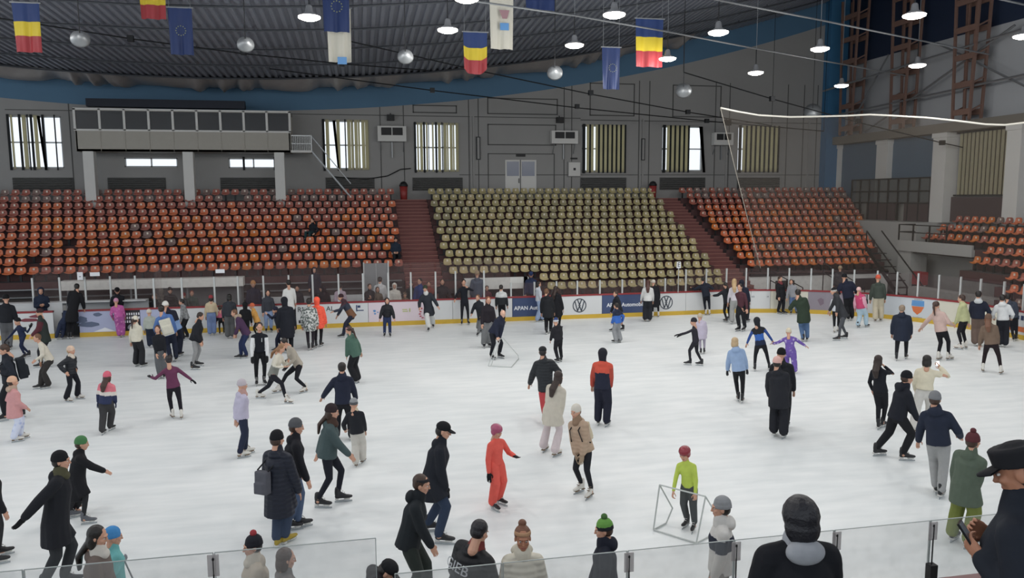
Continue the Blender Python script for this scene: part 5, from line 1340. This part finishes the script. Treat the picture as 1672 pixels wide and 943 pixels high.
P((1588,707), ((1553,884),(1579,896)), 150, 'coat', '546253', 'snow', '6f7a2c', ('pom','5c2a30'), ('short',BH), 'person in burgundy pompom hat, green coat and olive trousers seen through the near glass', hands=((1556,826),(1587,822)), glove='1a1b1f', tilt=4)
# ---- lower middle
P((1119,728), ((1122,858),(1134,865)), -20, 'slim', 'b9cf2f', 'track', '4b4f50', ('helmet','8a2b38'), None, 'child in crimson helmet and lime jersey holding the white skating aid', hands=((1100,796),(1136,806)), grip=True, tilt=15)
P((1527,640), ((1527,806),(1536,814)), 175, 'jacket', '222a3d', 'jeans', '9b9c9c', ('beanie','77797d'), ('short',BH), 'man in grey beanie, navy jacket and light grey trousers seen from behind', hands=((1498,728),(1568,718)), hood='222a3d')
P((1482,606), ((1429,744),(1473,752)), 120, 'jacket', '1c1f29', 'track', '1a1b20', ('beanie','15161b'), ('short',BH), 'skater in black with beanie leaning forward with one leg pushed back', hands=((1496,688),(1500,690)), hip=(1466,668), hood='1c1f29')
I = P((1514,580), ((1492,706),(1518,700)), 180, 'crop', 'd6cdb2', 'wide', 'c9c6c0', None, ('bob','16130f'), 'woman with black bob in cream fleece raising a phone', hands=((1495,640),(1536,604)), female=True, sk='white')
phone(I, 1, 'small phone held up by the woman in the cream fleece')
P((1434,580), ((1433,701),(1441,698)), 160, 'slim', '1b1d25', 'slim', '1a1b22', None, ('long','2a1d18'), 'slim woman all in black with long brown hair lifting a hand to her face', hands=((1424,640),(1444,600)), female=True)
P((1269,583), ((1263,712),(1279,716)), 170, 'coat', '24262d', 'wide', '202229', ('beanie','d9a79d'), ('short',DH), 'person in pale pink beanie and long dark jacket with white sleeve stripe', hands=((1256,650),(1284,656)))
P((1276,569), ((1270,700),(1284,700)), 175, 'jacket', '1d1f25', 'track', '1c1d22', ('beanie','111216'), None, 'person in black beanie hidden behind the pale pink beanie')
P((1288,536), ((1284,607),(1298,610)), 185, 'sweater', 'spots:cfc4e0:6a52a0', 'snow', 'spots:cfc4e0:6a52a0', ('beanie','cfc2a8'), None, 'small child in purple patterned snowsuit with arms spread, on the ice at right', hands=((1262,562),(1318,568)), bulk=1.15)
P((1236,518), ((1232,606),(1256,604)), 180, 'slim', [(0,'1e2a44'),(.28,'2a62b8'),(.62,'22252c')], 'slim', '1c1d22', ('hood','22252c'), None, 'man in black and bright blue top with hood holding the purple child by the hand', hands=((1217,568),(1264,562)), sleeve='2a4f9a')
P((1200,551), ((1205,655),(1212,658)), 180, 'jacket', '8ea9cf', 'slim', '1b1c20', None, ('bob','b89f7c'), 'woman in light blue hooded jacket with short blond hair seen from behind', hands=((1187,610),(1220,608)), female=True, hood='8ea9cf', glove='2b2c30')
P((1134,519), ((1127,596),(1146,597)), -100, 'slim', '2c2a33', 'slim', '26262d', ('beanie','2a2830'), None, 'skater in dark grey stretching both arms to the left in the middle of the ice', hands=((1106,546),(1112,548)), glove='1a1a1e')
P((1143,512), ((1144,578),(1150,577)), 180, 'coat', 'b9b0c4', 'slim', '9c94a6', ('beanie','b7a88e'), None, 'child in pale lilac coat right behind the skater with arms stretched left')
P((984,569), ((976,694),(990,697)), 165, 'jacket', [(0,'22263a'),(.62,'d4482c')], 'snow', '1f2233', ('hood','23242e'), None, 'man in orange-shouldered dark ski jacket with hood up', hands=((966,640),(997,640)), sleeve='b8402c', H=1.84)
P((886,566), ((892,697),(897,676)), 180, 'puffer', '24282d', 'track', 'b8343a', ('cap','26282a'), ('short',DH), 'man in black padded jacket, black cap and red trousers', hands=((861,640),(906,604)))
P((911,606), ((887,738),(906,746)), 150, 'coat', 'c6beae', 'flare', 'cdbec0', None, ('long','2f211c'), 'woman with long dark hair, cream coat and pale pink flared trousers', female=True, sk='white', hands=((897,690),(914,688)))
I = P((940,661), ((950,802),(966,811)), -35, 'puffer', 'b3977c', 'slim', '1d1f27', ('beanie','cfc9bc'), ('short',LH), 'woman in beige padded jacket, cream beanie and black leggings', hands=((941,745),(950,750)), female=True, scarf='8f7259', sk='white', hip=(954,740), glove='a08a70')
backpack(I, 'cbbd9f', 'cream backpack worn by the woman in the beige padded jacket', .95, side=.08)
P((809,692), ((804,831),(814,822)), 45, 'sweater', 'e8503f', 'snow', 'e8503f', ('helmet','a04a68'), None, 'child in coral snowsuit and pink helmet holding one arm out', hands=((798,770),(840,742)), glove='16171b', bulk=1.05, tilt=12)
P((542,660), ((519,829),(552,819)), 80, 'jacket', '46585a', 'slim', '1d1f2b', ('beanie','33272a'), ('long','3a2820'), 'woman in teal green jacket and dark brown beanie striding right', hands=((520,740),(570,738)), female=True, hip=(535,748), scarf='4a352c')
P((577,651), ((581,762),(592,756)), 165, 'jacket', '1f2229', 'wide', 'c5c1b8', ('beanie','8b8f92','54585c'), None, 'child in grey striped hat, cream scarf and dark coat', hands=((563,705),(597,708)), scarf='cdbd9f', sk='white')
P((558,592), None, 175, 'jacket', '20263a', 'jeans', '1b1c22', None, ('short',DH), 'dark-haired man in navy jacket leading the child with the striped hat', hands=((527,652),(582,656)), H=1.78, hood='20263a')
I = P((450,704), ((452,893),(466,888)), 140, 'longcoat', '1c2130', 'jeans', '36445c', ('beanie','15161b'), ('short',BH), 'woman in long black padded coat and black beanie with yellow-black shoes', sk='yellow', female=True, kind2='puffer', bulk=1.08)
backpack(I, '55565f', 'grey shoulder bag worn by the woman in the long black coat', .9, low=.06, side=-.08)
P((480,684), ((470,866),(486,862)), 95, 'jacket', '1d1e25', 'jeans', '4a5d7c', ('beanie','54565a'), ('short',BH), 'man in grey beanie, black jacket and blue jeans beside the woman in the long coat', H=1.82)
P((393,620), ((392,748),(400,742)), 110, 'jacket', 'b7b1c8', 'jeans', '252c44', ('beanie','b9b0b8'), None, 'child in pale lilac jacket and beanie with navy trousers', hands=((385,690),(389,690)), sk='white', scarf='b98f86')
P((275,580), ((282,683),(297,684)), 185, 'slim', '6a3153', 'slim', '1d1a24', None, ('short','211a1c'), 'skater in plum top with arms spread and one leg lifted behind', hands=((247,618),(318,626)), female=True, sk='white', glove='1a1a1e', hip=(283,632))
P((174,607), ((167,710),(180,703)), 150, 'jacket', [(0,'2b3558'),(.42,'d8cfc6'),(.62,'e07080')], 'snow', '3b3a3c', ('beanie','d4566e'), ('long','3a241d'), 'girl in pink hat and pink, white and navy ski jacket', hands=((161,660),(189,660)), glove='2b3558')
P((114,565), ((109,656),(127,651)), 55, 'puffer', '26292f', 'flare', '1a1b24', ('beanie','d8b9a0'), ('short',BL), 'woman in peach beanie and black padded coat with hands in pockets', female=True, sk='white', scarf='cdbfae', hands=((106,604),(124,602)))
I = P((9,562), ((10,687),(38,681)), -85, 'jacket', '20252f', 'track', '1b1c22', None, ('short',BH), 'man in dark jacket with a big black backpack looking down at left', hands=((3,606),(2,602)), tilt=25)
backpack(I, '1c2129', 'big black backpack worn by the man at the left edge', 1.25)
P((18,615), ((23,722),(33,717)), 100, 'coat', 'cf9090', 'snow', 'spots:8fa0d0:d0d6e8', ('beanie','d9a988'), ('short','3a2a22'), 'child in pink coat and peach hat with blue patterned trousers', hands=((28,662),(42,664)), sk='white', hood='b59a84')
P((60,545), ((68,634),(80,634)), -85, 'sweater', 'd2cab8', 'flare', '33302f', None, ('short',LH), 'person in cream top bending forward behind the peach beanie', hands=((59,586),(67,598)), hip=(81,583), H=1.6)
P((64,504), ((68,600),(82,599)), -95, 'vest', '2b3330', 'jeans', '25262c', ('beanie','3a2328'), None, 'man in dark green gilet with burgundy sleeves leaning to the left', hands=((53,546),(58,548)), hip=(74,556), sleeve='5a2630', H=1.7)
P((28,519), ((41,585),(48,582)), -60, 'slim', '1d2746', 'slim', '1f2947', ('beanie','141519'), None, 'skater in navy crouching with both arms out near the left boards', hands=((4,562),(49,533)), hip=(37,552), H=1.5, glove='15161a')
P((9,481), ((8,572),(17,571)), 175, 'jacket', '1d2027', 'jeans', '5e5f63', ('beanie','121317'), None, 'person in black jacket and grey trousers at the left edge by the boards')
P((114,499), ((112,545),(120,545)), 175, 'jacket', '253049', 'snow', '26304a', ('beanie','8a8f96'), None, 'small child in navy standing in the open gate', hands=((106,525),(122,525)))
P((125,463), ((123,548),(130,547)), 175, 'coat', '17181d', 'track', '15161b', None, ('short','14110f'), 'man in black seen from behind standing in the open gate', H=1.85)
P((189,487), ((195,551),(203,549)), 170, 'sweater', 'spots:e39cc8:b8589a', 'snow', 'spots:e39cc8:a0508f', ('beanie','d08fae'), None, 'child in pink and purple snowsuit standing at the pale blue board', hands=((184,520),(204,518)), bulk=1.15)
P((220,516), ((222,598),(232,599)), 140, 'jacket', 'd3cdb9', 'wide', '24252a', ('beanie','d6d0be'), ('pony','3a2820'), 'woman in cream jacket and cream beanie with black trousers', hands=((214,560),(232,560)), female=True)
P((257,531), ((262,617),(269,616)), -10, 'slim', '1b1d24', 'wide', '5d5f63', None, ('verylong','4a3026'), 'woman with very long brown hair, black top and grey trousers looking at the camera', female=True, hands=((256,580),(270,582)))
I = P((263,498), ((279,592),(288,590)), 180, 'jacket', '4f77b8', 'jeans', '20263a', None, ('short',DH), 'dark-haired person in blue jacket wearing a big cream bag', hands=((256,545),(288,545)), hip=(276,545))
backpack(I, 'd0ccba', 'big cream bag on the back of the person in the blue jacket', 1.3, strap='4f77b8', low=.02)
P((270,492), ((287,583),(294,582)), 160, 'jacket', [(0,'7fa0d0'),(.45,'232433')], 'jeans', '1d2233', ('beanie','d9d6cd'), None, 'person in white beanie and dark jacket with a light blue hem', hip=(287,540))
P((243,505), ((244,568),(251,567)), 175, 'jacket', 'aab0a6', 'snow', '20283c', ('beanie','cfc8b8'), None, 'small child in pale grey-green jacket and navy trousers')
P((296,488), ((300,556),(307,553)), -100, 'hoodie', 'camo:8d8f90:6e7072', 'jeans', '1b1c20', None, ('short',DH), 'person in grey camouflage hoodie leaning towards the boards', hip=(304,524), H=1.62)
P((325,510), ((314,604),(320,598)), 75, 'vest', '1f2128', 'slim', '8c8d8e', None, ('short','2a1d18'), 'young man in black gilet, white sleeves and grey trousers looking down', hands=((326,556),(329,556)), tilt=25, sleeve='1f2128')
P((344,482), ((343,548),(350,547)), 180, 'crop', 'c7b592', 'wide', '6f86b4', ('beanie','9a3038'), ('bob','1c1514'), 'person in red beret, beige jacket and light blue jeans', female=True)
P((359,499), ((359,546),(366,545)), 180, 'jacket', [(0,'26232b'),(.35,'d0607c')], 'slim', '1f2025', None, ('short',BH), 'small child in pink and black beside the red beret')
P((374,480), ((372,553),(380,552)), 180, 'jacket', '33373f', 'wide', '5b5d5f', None, ('bob','15130f'), 'person in charcoal jacket and wide grey trousers with curly black hair')
P((382,505), ((394,585),(403,585)), -85, 'jacket', '4a3050', 'jeans', '222f55', None, ('short',LH), 'person in plum jacket and navy jeans bending towards the small child', hands=((384,544),(386,546)), hip=(402,540), H=1.65, hood='a5937c')
P((400,493), ((398,556),(405,555)), 180, 'jacket', '15161a', 'jeans', '17181c', ('hood','15161a'), None, 'person in black hunched between the charcoal jacket and the yellow jacket', H=1.55)
P((411,495), ((420,552),(427,550)), -85, 'puffer', 'e0a030', 'slim', '1d1e22', ('beanie','d8602c'), None, 'child in orange hat and mustard yellow jacket leaning left', hands=((402,519),(405,520)), hip=(420,528), H=1.3)
P((437,473), ((435,541),(443,541)), 5, 'jacket', '3c3f48', 'jeans', '8299c0', None, ('bob','221815'), 'woman in dark grey jacket and light jeans facing the ice by the boards', female=True)
P((423,526), ((419,628),(432,627)), 5, 'sweater', '171a24', 'slim', '17181d', None, ('short','2b1c17'), 'boy in black shirt with white sleeves and number 1 on the chest', hands=((411,588),(437,588)), sleeve='d6d8da', glove='15161a')
I = PEOPLE[-1]; v, f = text_mb('1', .17, .002); m = MB(); m.add([I['nb']+(-I['rr'])*(-x+.05)*1+I['ud']*(-.16+y)+I['ff']*(I['TD']*1.15+.02+z)-I['org'] for x, y, z in v], f); m.build('number', mat('number_white','#d8dadd',.5), I['body'])
P((449,501), ((452,573),(462,571)), -80, 'jacket', '22263a', 'track', '20243a', ('beanie','23253a'), None, 'child in navy reaching both hands left beside the black hooded coat', hands=((437,512),(440,516)), hip=(458,540), H=1.35)
P((464,485), ((468,577),(476,575)), 180, 'longcoat', '1a1d27', 'jeans', '171a22', ('hood','181b24'), None, 'person in long black hooded coat in front of the white sweater')
P((471,457), ((473,545),(481,542)), 190, 'sweater', 'd6d6d3', 'wide', '1b1c21', None, ('short',DH), 'tall man in white sweater and black trousers near the boards', H=1.86)
P((504,487), ((504,572),(511,571)), 175, 'coat', 'camo:c9cac8:5d6462', 'slim', '2a242c', None, ('short',DH), 'person in white and grey patterned coat beside the bright orange jacket')
P((517,485), ((516,568),(524,566)), 165, 'coat', 'ff4a18', 'slim', '1c1b22', ('hood','ff4a18'), None, 'person in bright orange hooded coat seen from behind', kind2='puffer')
P((556,480), ((561,551),(576,546)), -80, 'jacket', [(0,'7a5237'),(.5,'343a4a'),(.85,'4a3038')], 'jeans', '23283a', ('beanie','3a2328'), None, 'man in brown and slate jacket bending forward with hands held out left', hands=((546,507),(549,520)), hip=(575,515), H=1.75)
P((569,532), ((581,626),(585,624)), -130, 'jacket', '46685a', 'wide', '1a1b20', ('headband','c78f98'), ('pony','3a261e'), 'girl in green jacket and black trousers leaning left', hands=((566,584),(590,580)), hip=(580,578), female=True, H=1.68)
P((632,486), ((628,549),(637,549)), 0, 'puffer', '1a1c22', 'jeans', '27355a', None, ('long','17120f'), 'child with long dark hair in black padded jacket walking towards the camera', hands=((620,520),(644,520)))
P((694,466), ((700,540),(707,534)), 0, 'coat', '2c3038', 'wide', 'c9cbc8', ('beanie','34402f'), None, 'person in dark open coat with white scarf and pale trousers, arms spread', hands=((685,500),(716,500)), scarf='c9c9c6')
P((757,456), ((752,527),(763,527)), 5, 'slim', '1b1e27', 'slim', '191b22', None, ('short','1d1614'), 'man all in black standing against the plain white boards', hands=((743,487),(764,468)), H=1.8)
P((780,481), ((781,548),(786,543)), -20, 'jacket', '20242b', 'jeans', '6a6c6e', None, ('short',LH), 'person in dark jacket and grey trousers stretching an arm down left', hands=((770,511),(786,520)), hip=(786,524))
P((797,484), ((790,567),(799,566)), 10, 'jacket', '241f26', 'wide', '707274', None, ('long','7a4a34'), 'person with auburn hair in dark jacket and wide grey trousers', female=True)
P((821,506), ((802,586),(815,584)), 40, 'jacket', '20263a', 'jeans', '171a22', None, None, 'bald man in navy jacket leaning on the white skating aid', hands=((812,550),(816,550)), hip=(806,547), tilt=25, tone=2, H=1.78, grip=True)
P((818,465), ((816,530),(823,530)), 170, 'jacket', [(0,'23262a'),(.6,'c8cac8')], 'slim', '15161a', None, ('short',DH), 'person with white shoulders and dark jacket behind the bald man')
P((878,459), ((877,526),(885,525)), 100, 'hoodie', 'b9bfc9', 'wide', '8fa3c4', None, ('bob','17120f'), 'girl in pale grey hoodie and washed-out jeans at the left navy advert', female=True)
P((892,471), ((892,546),(899,544)), 165, 'coat', '1d1f24', 'track', '18191e', None, ('short',LH), 'person in long dark coat just left of the striped blue beanie')
P((907,467), ((906,538),(913,538)), 150, 'longcoat', '191a20', 'slim', '17181d', None, ('long','2f1f1a'), 'woman with long dark hair and long black coat left of the first round car emblem', female=True)
P((908,519), ((911,592),(917,590)), -150, 'jacket', '212127', 'track', '1c1c22', ('beanie','2b3f74','c2c6cc'), None, 'child in blue beanie with pale rim and dark jacket and trousers', hands=((899,556),(916,560)))
P((1005,475), ((1003,541),(1018,540)), -60, 'jacket', '1e2028', 'slim', '1a1b20', None, ('short',BH), 'young man in black jacket skating behind the boy in blue', hip=(1011,512))
P((1007,494), ((1006,560),(1013,559)), -130, 'jacket', [(0,'2a66c0'),(.6,'232a40')], 'wide', '8a8d90', None, ('short',DH), 'boy in blue jacket and grey trousers in front of the right navy advert', hands=((999,527),(1016,526)))
P((1058,457), ((1053,525),(1061,525)), 180, 'jacket', 'd2d2d0', 'wide', '22242b', None, ('long','4a2a24'), 'woman in white jacket and black trousers with white skates by the boards', hands=((1047,492),(1066,492)), female=True, sk='white')
P((1067,457), ((1064,517),(1072,516)), 180, 'longcoat', '1b1c22', 'slim', '1b1c22', ('beanie','c9c2b4'), None, 'person in black coat and cream beanie beside the woman in the white jacket', sk='white')
P((1148,452), ((1145,512),(1152,512)), 180, 'jacket', '1f2533', 'slim', '1a1d28', None, ('short',DH), 'person in dark navy holding on to the boards with both arms spread', hands=((1130,471),(1164,471)), sk='white')
P((1185,461), ((1186,526),(1191,522)), -150, 'jacket', '24272e', 'slim', '1a1b20', None, ('pony','1c1512'), 'girl in black with one arm stretched left near the right curve', hands=((1165,483),(1191,498)), female=True)
P((1199,455), ((1195,529),(1206,528)), 180, 'slim', 'c9c3cb', 'wide', '9a9b99', None, ('long','b79a72'), 'blond person in white top and light grey trousers', female=True)
P((1211,457), ((1214,526),(1220,526)), 160, 'jacket', '1f2436', 'jeans', '23252c', ('hood','1f2230'), None, 'person in navy hooded jacket behind the maroon shirt')
P((1209,463), ((1207,540),(1216,540)), -30, 'sweater', '4f2a34', 'jeans', '1b1c21', None, ('short','221815'), 'young man in maroon shirt and black trousers', hands=((1213,506),(1220,505)))
P((1273,451), ((1270,512),(1278,512)), 50, 'coat', '1b1c21', 'jeans', '1b1c21', None, ('short',BH), 'man in open black coat standing at the curved boards', scarf='7a3238')
P((1292,456), ((1288,509),(1297,509)), 0, 'jacket', '8a8c92', 'jeans', '4d6690', None, ('long','3e2a20'), 'woman with long brown hair, grey jacket and jeans beside the man in the open coat', female=True)
P((1303,472), ((1311,558),(1318,557)), 185, 'coat', '2c3b2d', 'jeans', '4d6b93', None, ('short','1f1a17'), 'person in dark green parka and jeans seen from behind', hands=((1296,496),(1318,512)), hip=(1312,512))
P((1361,470), ((1370,556),(1382,553)), -75, 'jacket', '35373c', 'slim', '4c4f55', ('beanie','191a1e','b8b8b4'), None, 'man in charcoal jacket and grey trousers bent forward skating left', hands=((1351,514),(1366,520)), hip=(1378,510), H=1.74)
P((1366,475), ((1362,543),(1368,541)), 175, 'slim', 'c4c8cf', 'slim', '1b1c20', None, ('short',BH), 'person in white top and black leggings hidden behind the charcoal jacket', sk='white')
P((1379,447), ((1385,524),(1391,523)), 180, 'jacket', '1d2236', 'jeans', '1b1c21', ('beanie','15171d'), None, 'large man in navy jacket and black beanie at the curved boards', hands=((1370,480),(1398,478)), bulk=1.12)
P((1402,469), ((1400,535),(1414,534)), 150, 'vest', 'c8376a', 'snow', 'a9c4d4', ('beanie','dfb4b0'), None, 'small girl in raspberry gilet, pink hat and pale blue trousers', sleeve='dfa0b4')
P((1434,449), ((1429,525),(1438,524)), 180, 'jacket', '414a42', 'wide', 'c0b69c', ('beanie','d8502c'), None, 'man in orange beanie, grey-green jacket and cream trousers at the boards', sk='brown')
P((1473,498), ((1463,589),(1479,586)), 175, 'coat', '20283a', 'slim', '1a1b21', None, ('short','8a7866'), 'older man with cropped hair in long navy coat seen from behind', bulk=1.1, hood='20283a')
P((1528,492), ((1531,588),(1548,588)), 150, 'hoodie', 'c9aaa0', 'slim', '1b1a21', None, ('pony','3f2820'), 'woman in pale pink hoodie with long ponytail holding hands', hands=((1504,537),(1555,531)), female=True, sk='white')
P((1572,481), ((1570,571),(1577,569)), -110, 'hoodie', 'b3b682', 'slim', '1b1a21', None, ('short','3a271f'), 'person in pale green sweater taking the hand of the woman with the ponytail', hands=((1560,528),(1582,530)), sk='white')
P((1598,475), ((1591,565),(1600,565)), 180, 'jacket', '1f2436', 'wide', '6b584e', None, ('short',DH), 'person in black jacket with pale hood and brown trousers', hood='c2c6c8', hands=((1588,520),(1614,516)))
P((1614,513), ((1604,607),(1634,611)), 175, 'hoodie', '75604f', 'slim', '241a1e', ('beanie','6b5142'), ('long','6a4632'), 'girl in brown hoodie and dark leggings with long hair', sk='white', female=True)
P((1637,481), ((1632,566),(1641,567)), 180, 'hoodie', 'd3d5d6', 'wide', '1d1f28', None, ('short',DH), 'person in white hoodie and dark trousers reaching left', hands=((1622,520),(1652,520)), hood='d3d5d6')
P((1646,480), ((1654,557),(1662,556)), 175, 'jacket', '3c4352', 'slim', '1a1c24', None, ('short','15110f'), 'dark-haired person in slate jacket behind the white hoodie')
# the pair bending together in the centre left
P((459,561), ((421,650),(467,658)), 60, 'sweater', [(0,'7f817a'),(.5,'cfc9b8')], 'slim', '1a1b24', None, ('long','8a6647'), 'woman with fair brown hair and cream and grey sweater bending with legs wide apart', hands=((462,596),(470,590)), hip=(445,612), female=True, sk='white', tilt=35, H=1.68)
P((464,552), ((457,640),(500,640)), -60, 'sweater', 'a89f90', 'slim', '1a1b22', None, ('short','221a18'), 'dark-haired person in beige sweater bending towards the woman with the cream sweater', hands=((466,590),(470,594)), hip=(487,585), sk='white', tilt=40, H=1.72, glove='1b1b20')
# ---- people behind the far boards
SP = [((66,469),34.9,0,'jacket','1f2b40',('hood','1f2b40'),('short',DH),'person in navy hooded jacket standing behind the left boards holding a bottle',((66,497),(71,497))),
 ((191,469),34.95,0,'jacket','1a1c23',('cap','15161a'),None,'man in black cap and jacket behind the pale blue board',((188,492),(192,492))),
 ((253,479),35.0,-60,'jacket','1a1a1f',('beanie','6e5a48'),None,'person in black with brown fur hat behind the boards',None),
 ((263,471),35.9,180,'coat','camo:6d6a62:4b4a45',('hood','6b675e'),None,'person in mottled grey-brown coat behind the boards',None),
 ((277,469),35.2,10,'puffer','17181d',('beanie','111217'),None,'person in black padded jacket and beanie behind the boards',None),
 ((300,478),35.3,-60,'jacket','38474a',('beanie','8a3236'),None,'person in teal grey jacket and dark red hat behind the boards',None),
 ((313,474),35.8,0,'jacket','4a5a55',None,('short','7a3a2e'),'red-haired person in grey-green jacket behind the boards',None),
 ((413,458),35.0,0,'jacket','20253c',('beanie','c98a4a'),None,'tall person in navy jacket with a sandy hat behind the boards',None),
 ((485,466),35.4,0,'jacket','30333a',None,('short',DH),'person in dark jacket just right of the white sweater',None),
 ((513,436),35.9,0,'longcoat','1b2133',('hood','1b2133'),None,'tall hooded figure in long navy coat standing high behind the boards',None),
 ((529,466),35.3,180,'jacket','191c28',('hood','191c28'),None,'dark hooded person crouching beside the tall hooded figure',None),
 ((555,463),35.0,180,'hoodie','cdb6c6',None,('bun','1c1614'),'person in pale pink hoodie behind the boards',None),
 ((603,463),34.9,20,'jacket','26262c',None,('short',BH),'brown-haired person in dark coat left of the white jacket behind the boards',((601,486),(606,484))),
 ((620,452),35.7,170,'jacket','d2d4d6',None,('short',DH),'dark-haired person in white jacket standing by the metal gate',None),
 ((616,468),35.25,10,'jacket','6f6152',None,('long','4a3226'),'person with long brown hair in olive brown coat leaning on the boards',None),
 ((644,462),34.9,0,'puffer','d8d3c8',('hood','dcd7cc'),None,'girl in cream padded jacket with white fur hood',None),
 ((661,477),34.95,0,'jacket','7a6650',('beanie','6b5846'),None,'small child in brown jacket behind the boards',None),
 ((671,459),35.5,0,'jacket','1d2a2c',None,('long','17110f'),'woman with long black hair in dark teal coat behind the boards',None),
 ((686,454),35.1,-30,'jacket','24407c',None,('short',DH),'person in blue jacket behind the boards',None),
 ((700,459),35.8,0,'jacket','8c3a30',None,('short',BH),'person in rust red jacket standing further behind the boards',None),
 ((722,455),34.9,5,'jacket','1a1e27',None,('short',BH),'man in black jacket leaning both arms on the red cap rail',((708,488),(738,488))),
 ((779,442),36.0,180,'coat','46566a',('beanie','a08a68'),None,'person in slate blue coat with tan hat behind the boards',None),
 ((795,466),34.95,0,'jacket','5a2834',None,('short','1c1614'),'person in burgundy jacket with black hair behind the boards',None),
 ((867,443),36.0,0,'jacket','23304f',('cap','253763'),None,'person with blue cap in front of the olive seats',None),
 ((1372,434),36.2,180,'jacket','3b3f46',('beanie','b39c7c'),None,'person in dark grey jacket with tan hat behind the curved glass',None)]
for hd_, Y_, fc_, tp_, col_, hat_, hr_, lab_, hn_ in SP:
    P(hd_, None, fc_, tp_, col_, 'jeans', '2a2d36', hat_, hr_, lab_, hands=hn_ or (None, None), Y=Y_, sk='shoe', H=1.2 if 'small child' in lab_ else 1.74)
# ---- two people sitting in the orange stand
for (hx, hy), k, fc_, tc_, bc_, hat_, lab_ in (((510,356),6,-40,'191c23','1c3a3e',None,'person in black sitting sideways among the orange seats of the left stand'),((646,387),9,5,'1d2a3a','17191f',('beanie','2a2426'),'person in dark blue sitting at the aisle end of the left stand')):
    P((hx, hy), None, fc_, 'jacket', tc_, 'jeans', bc_, hat_, ('short',DH), lab_, Y=row_y(k)-.02, seat=tread(k)-.02, H=1.7, sk='shoe', hands=((hx-3,hy+24),(hx+4,hy+24)))
bpy.data.scenes.remove(TMP)
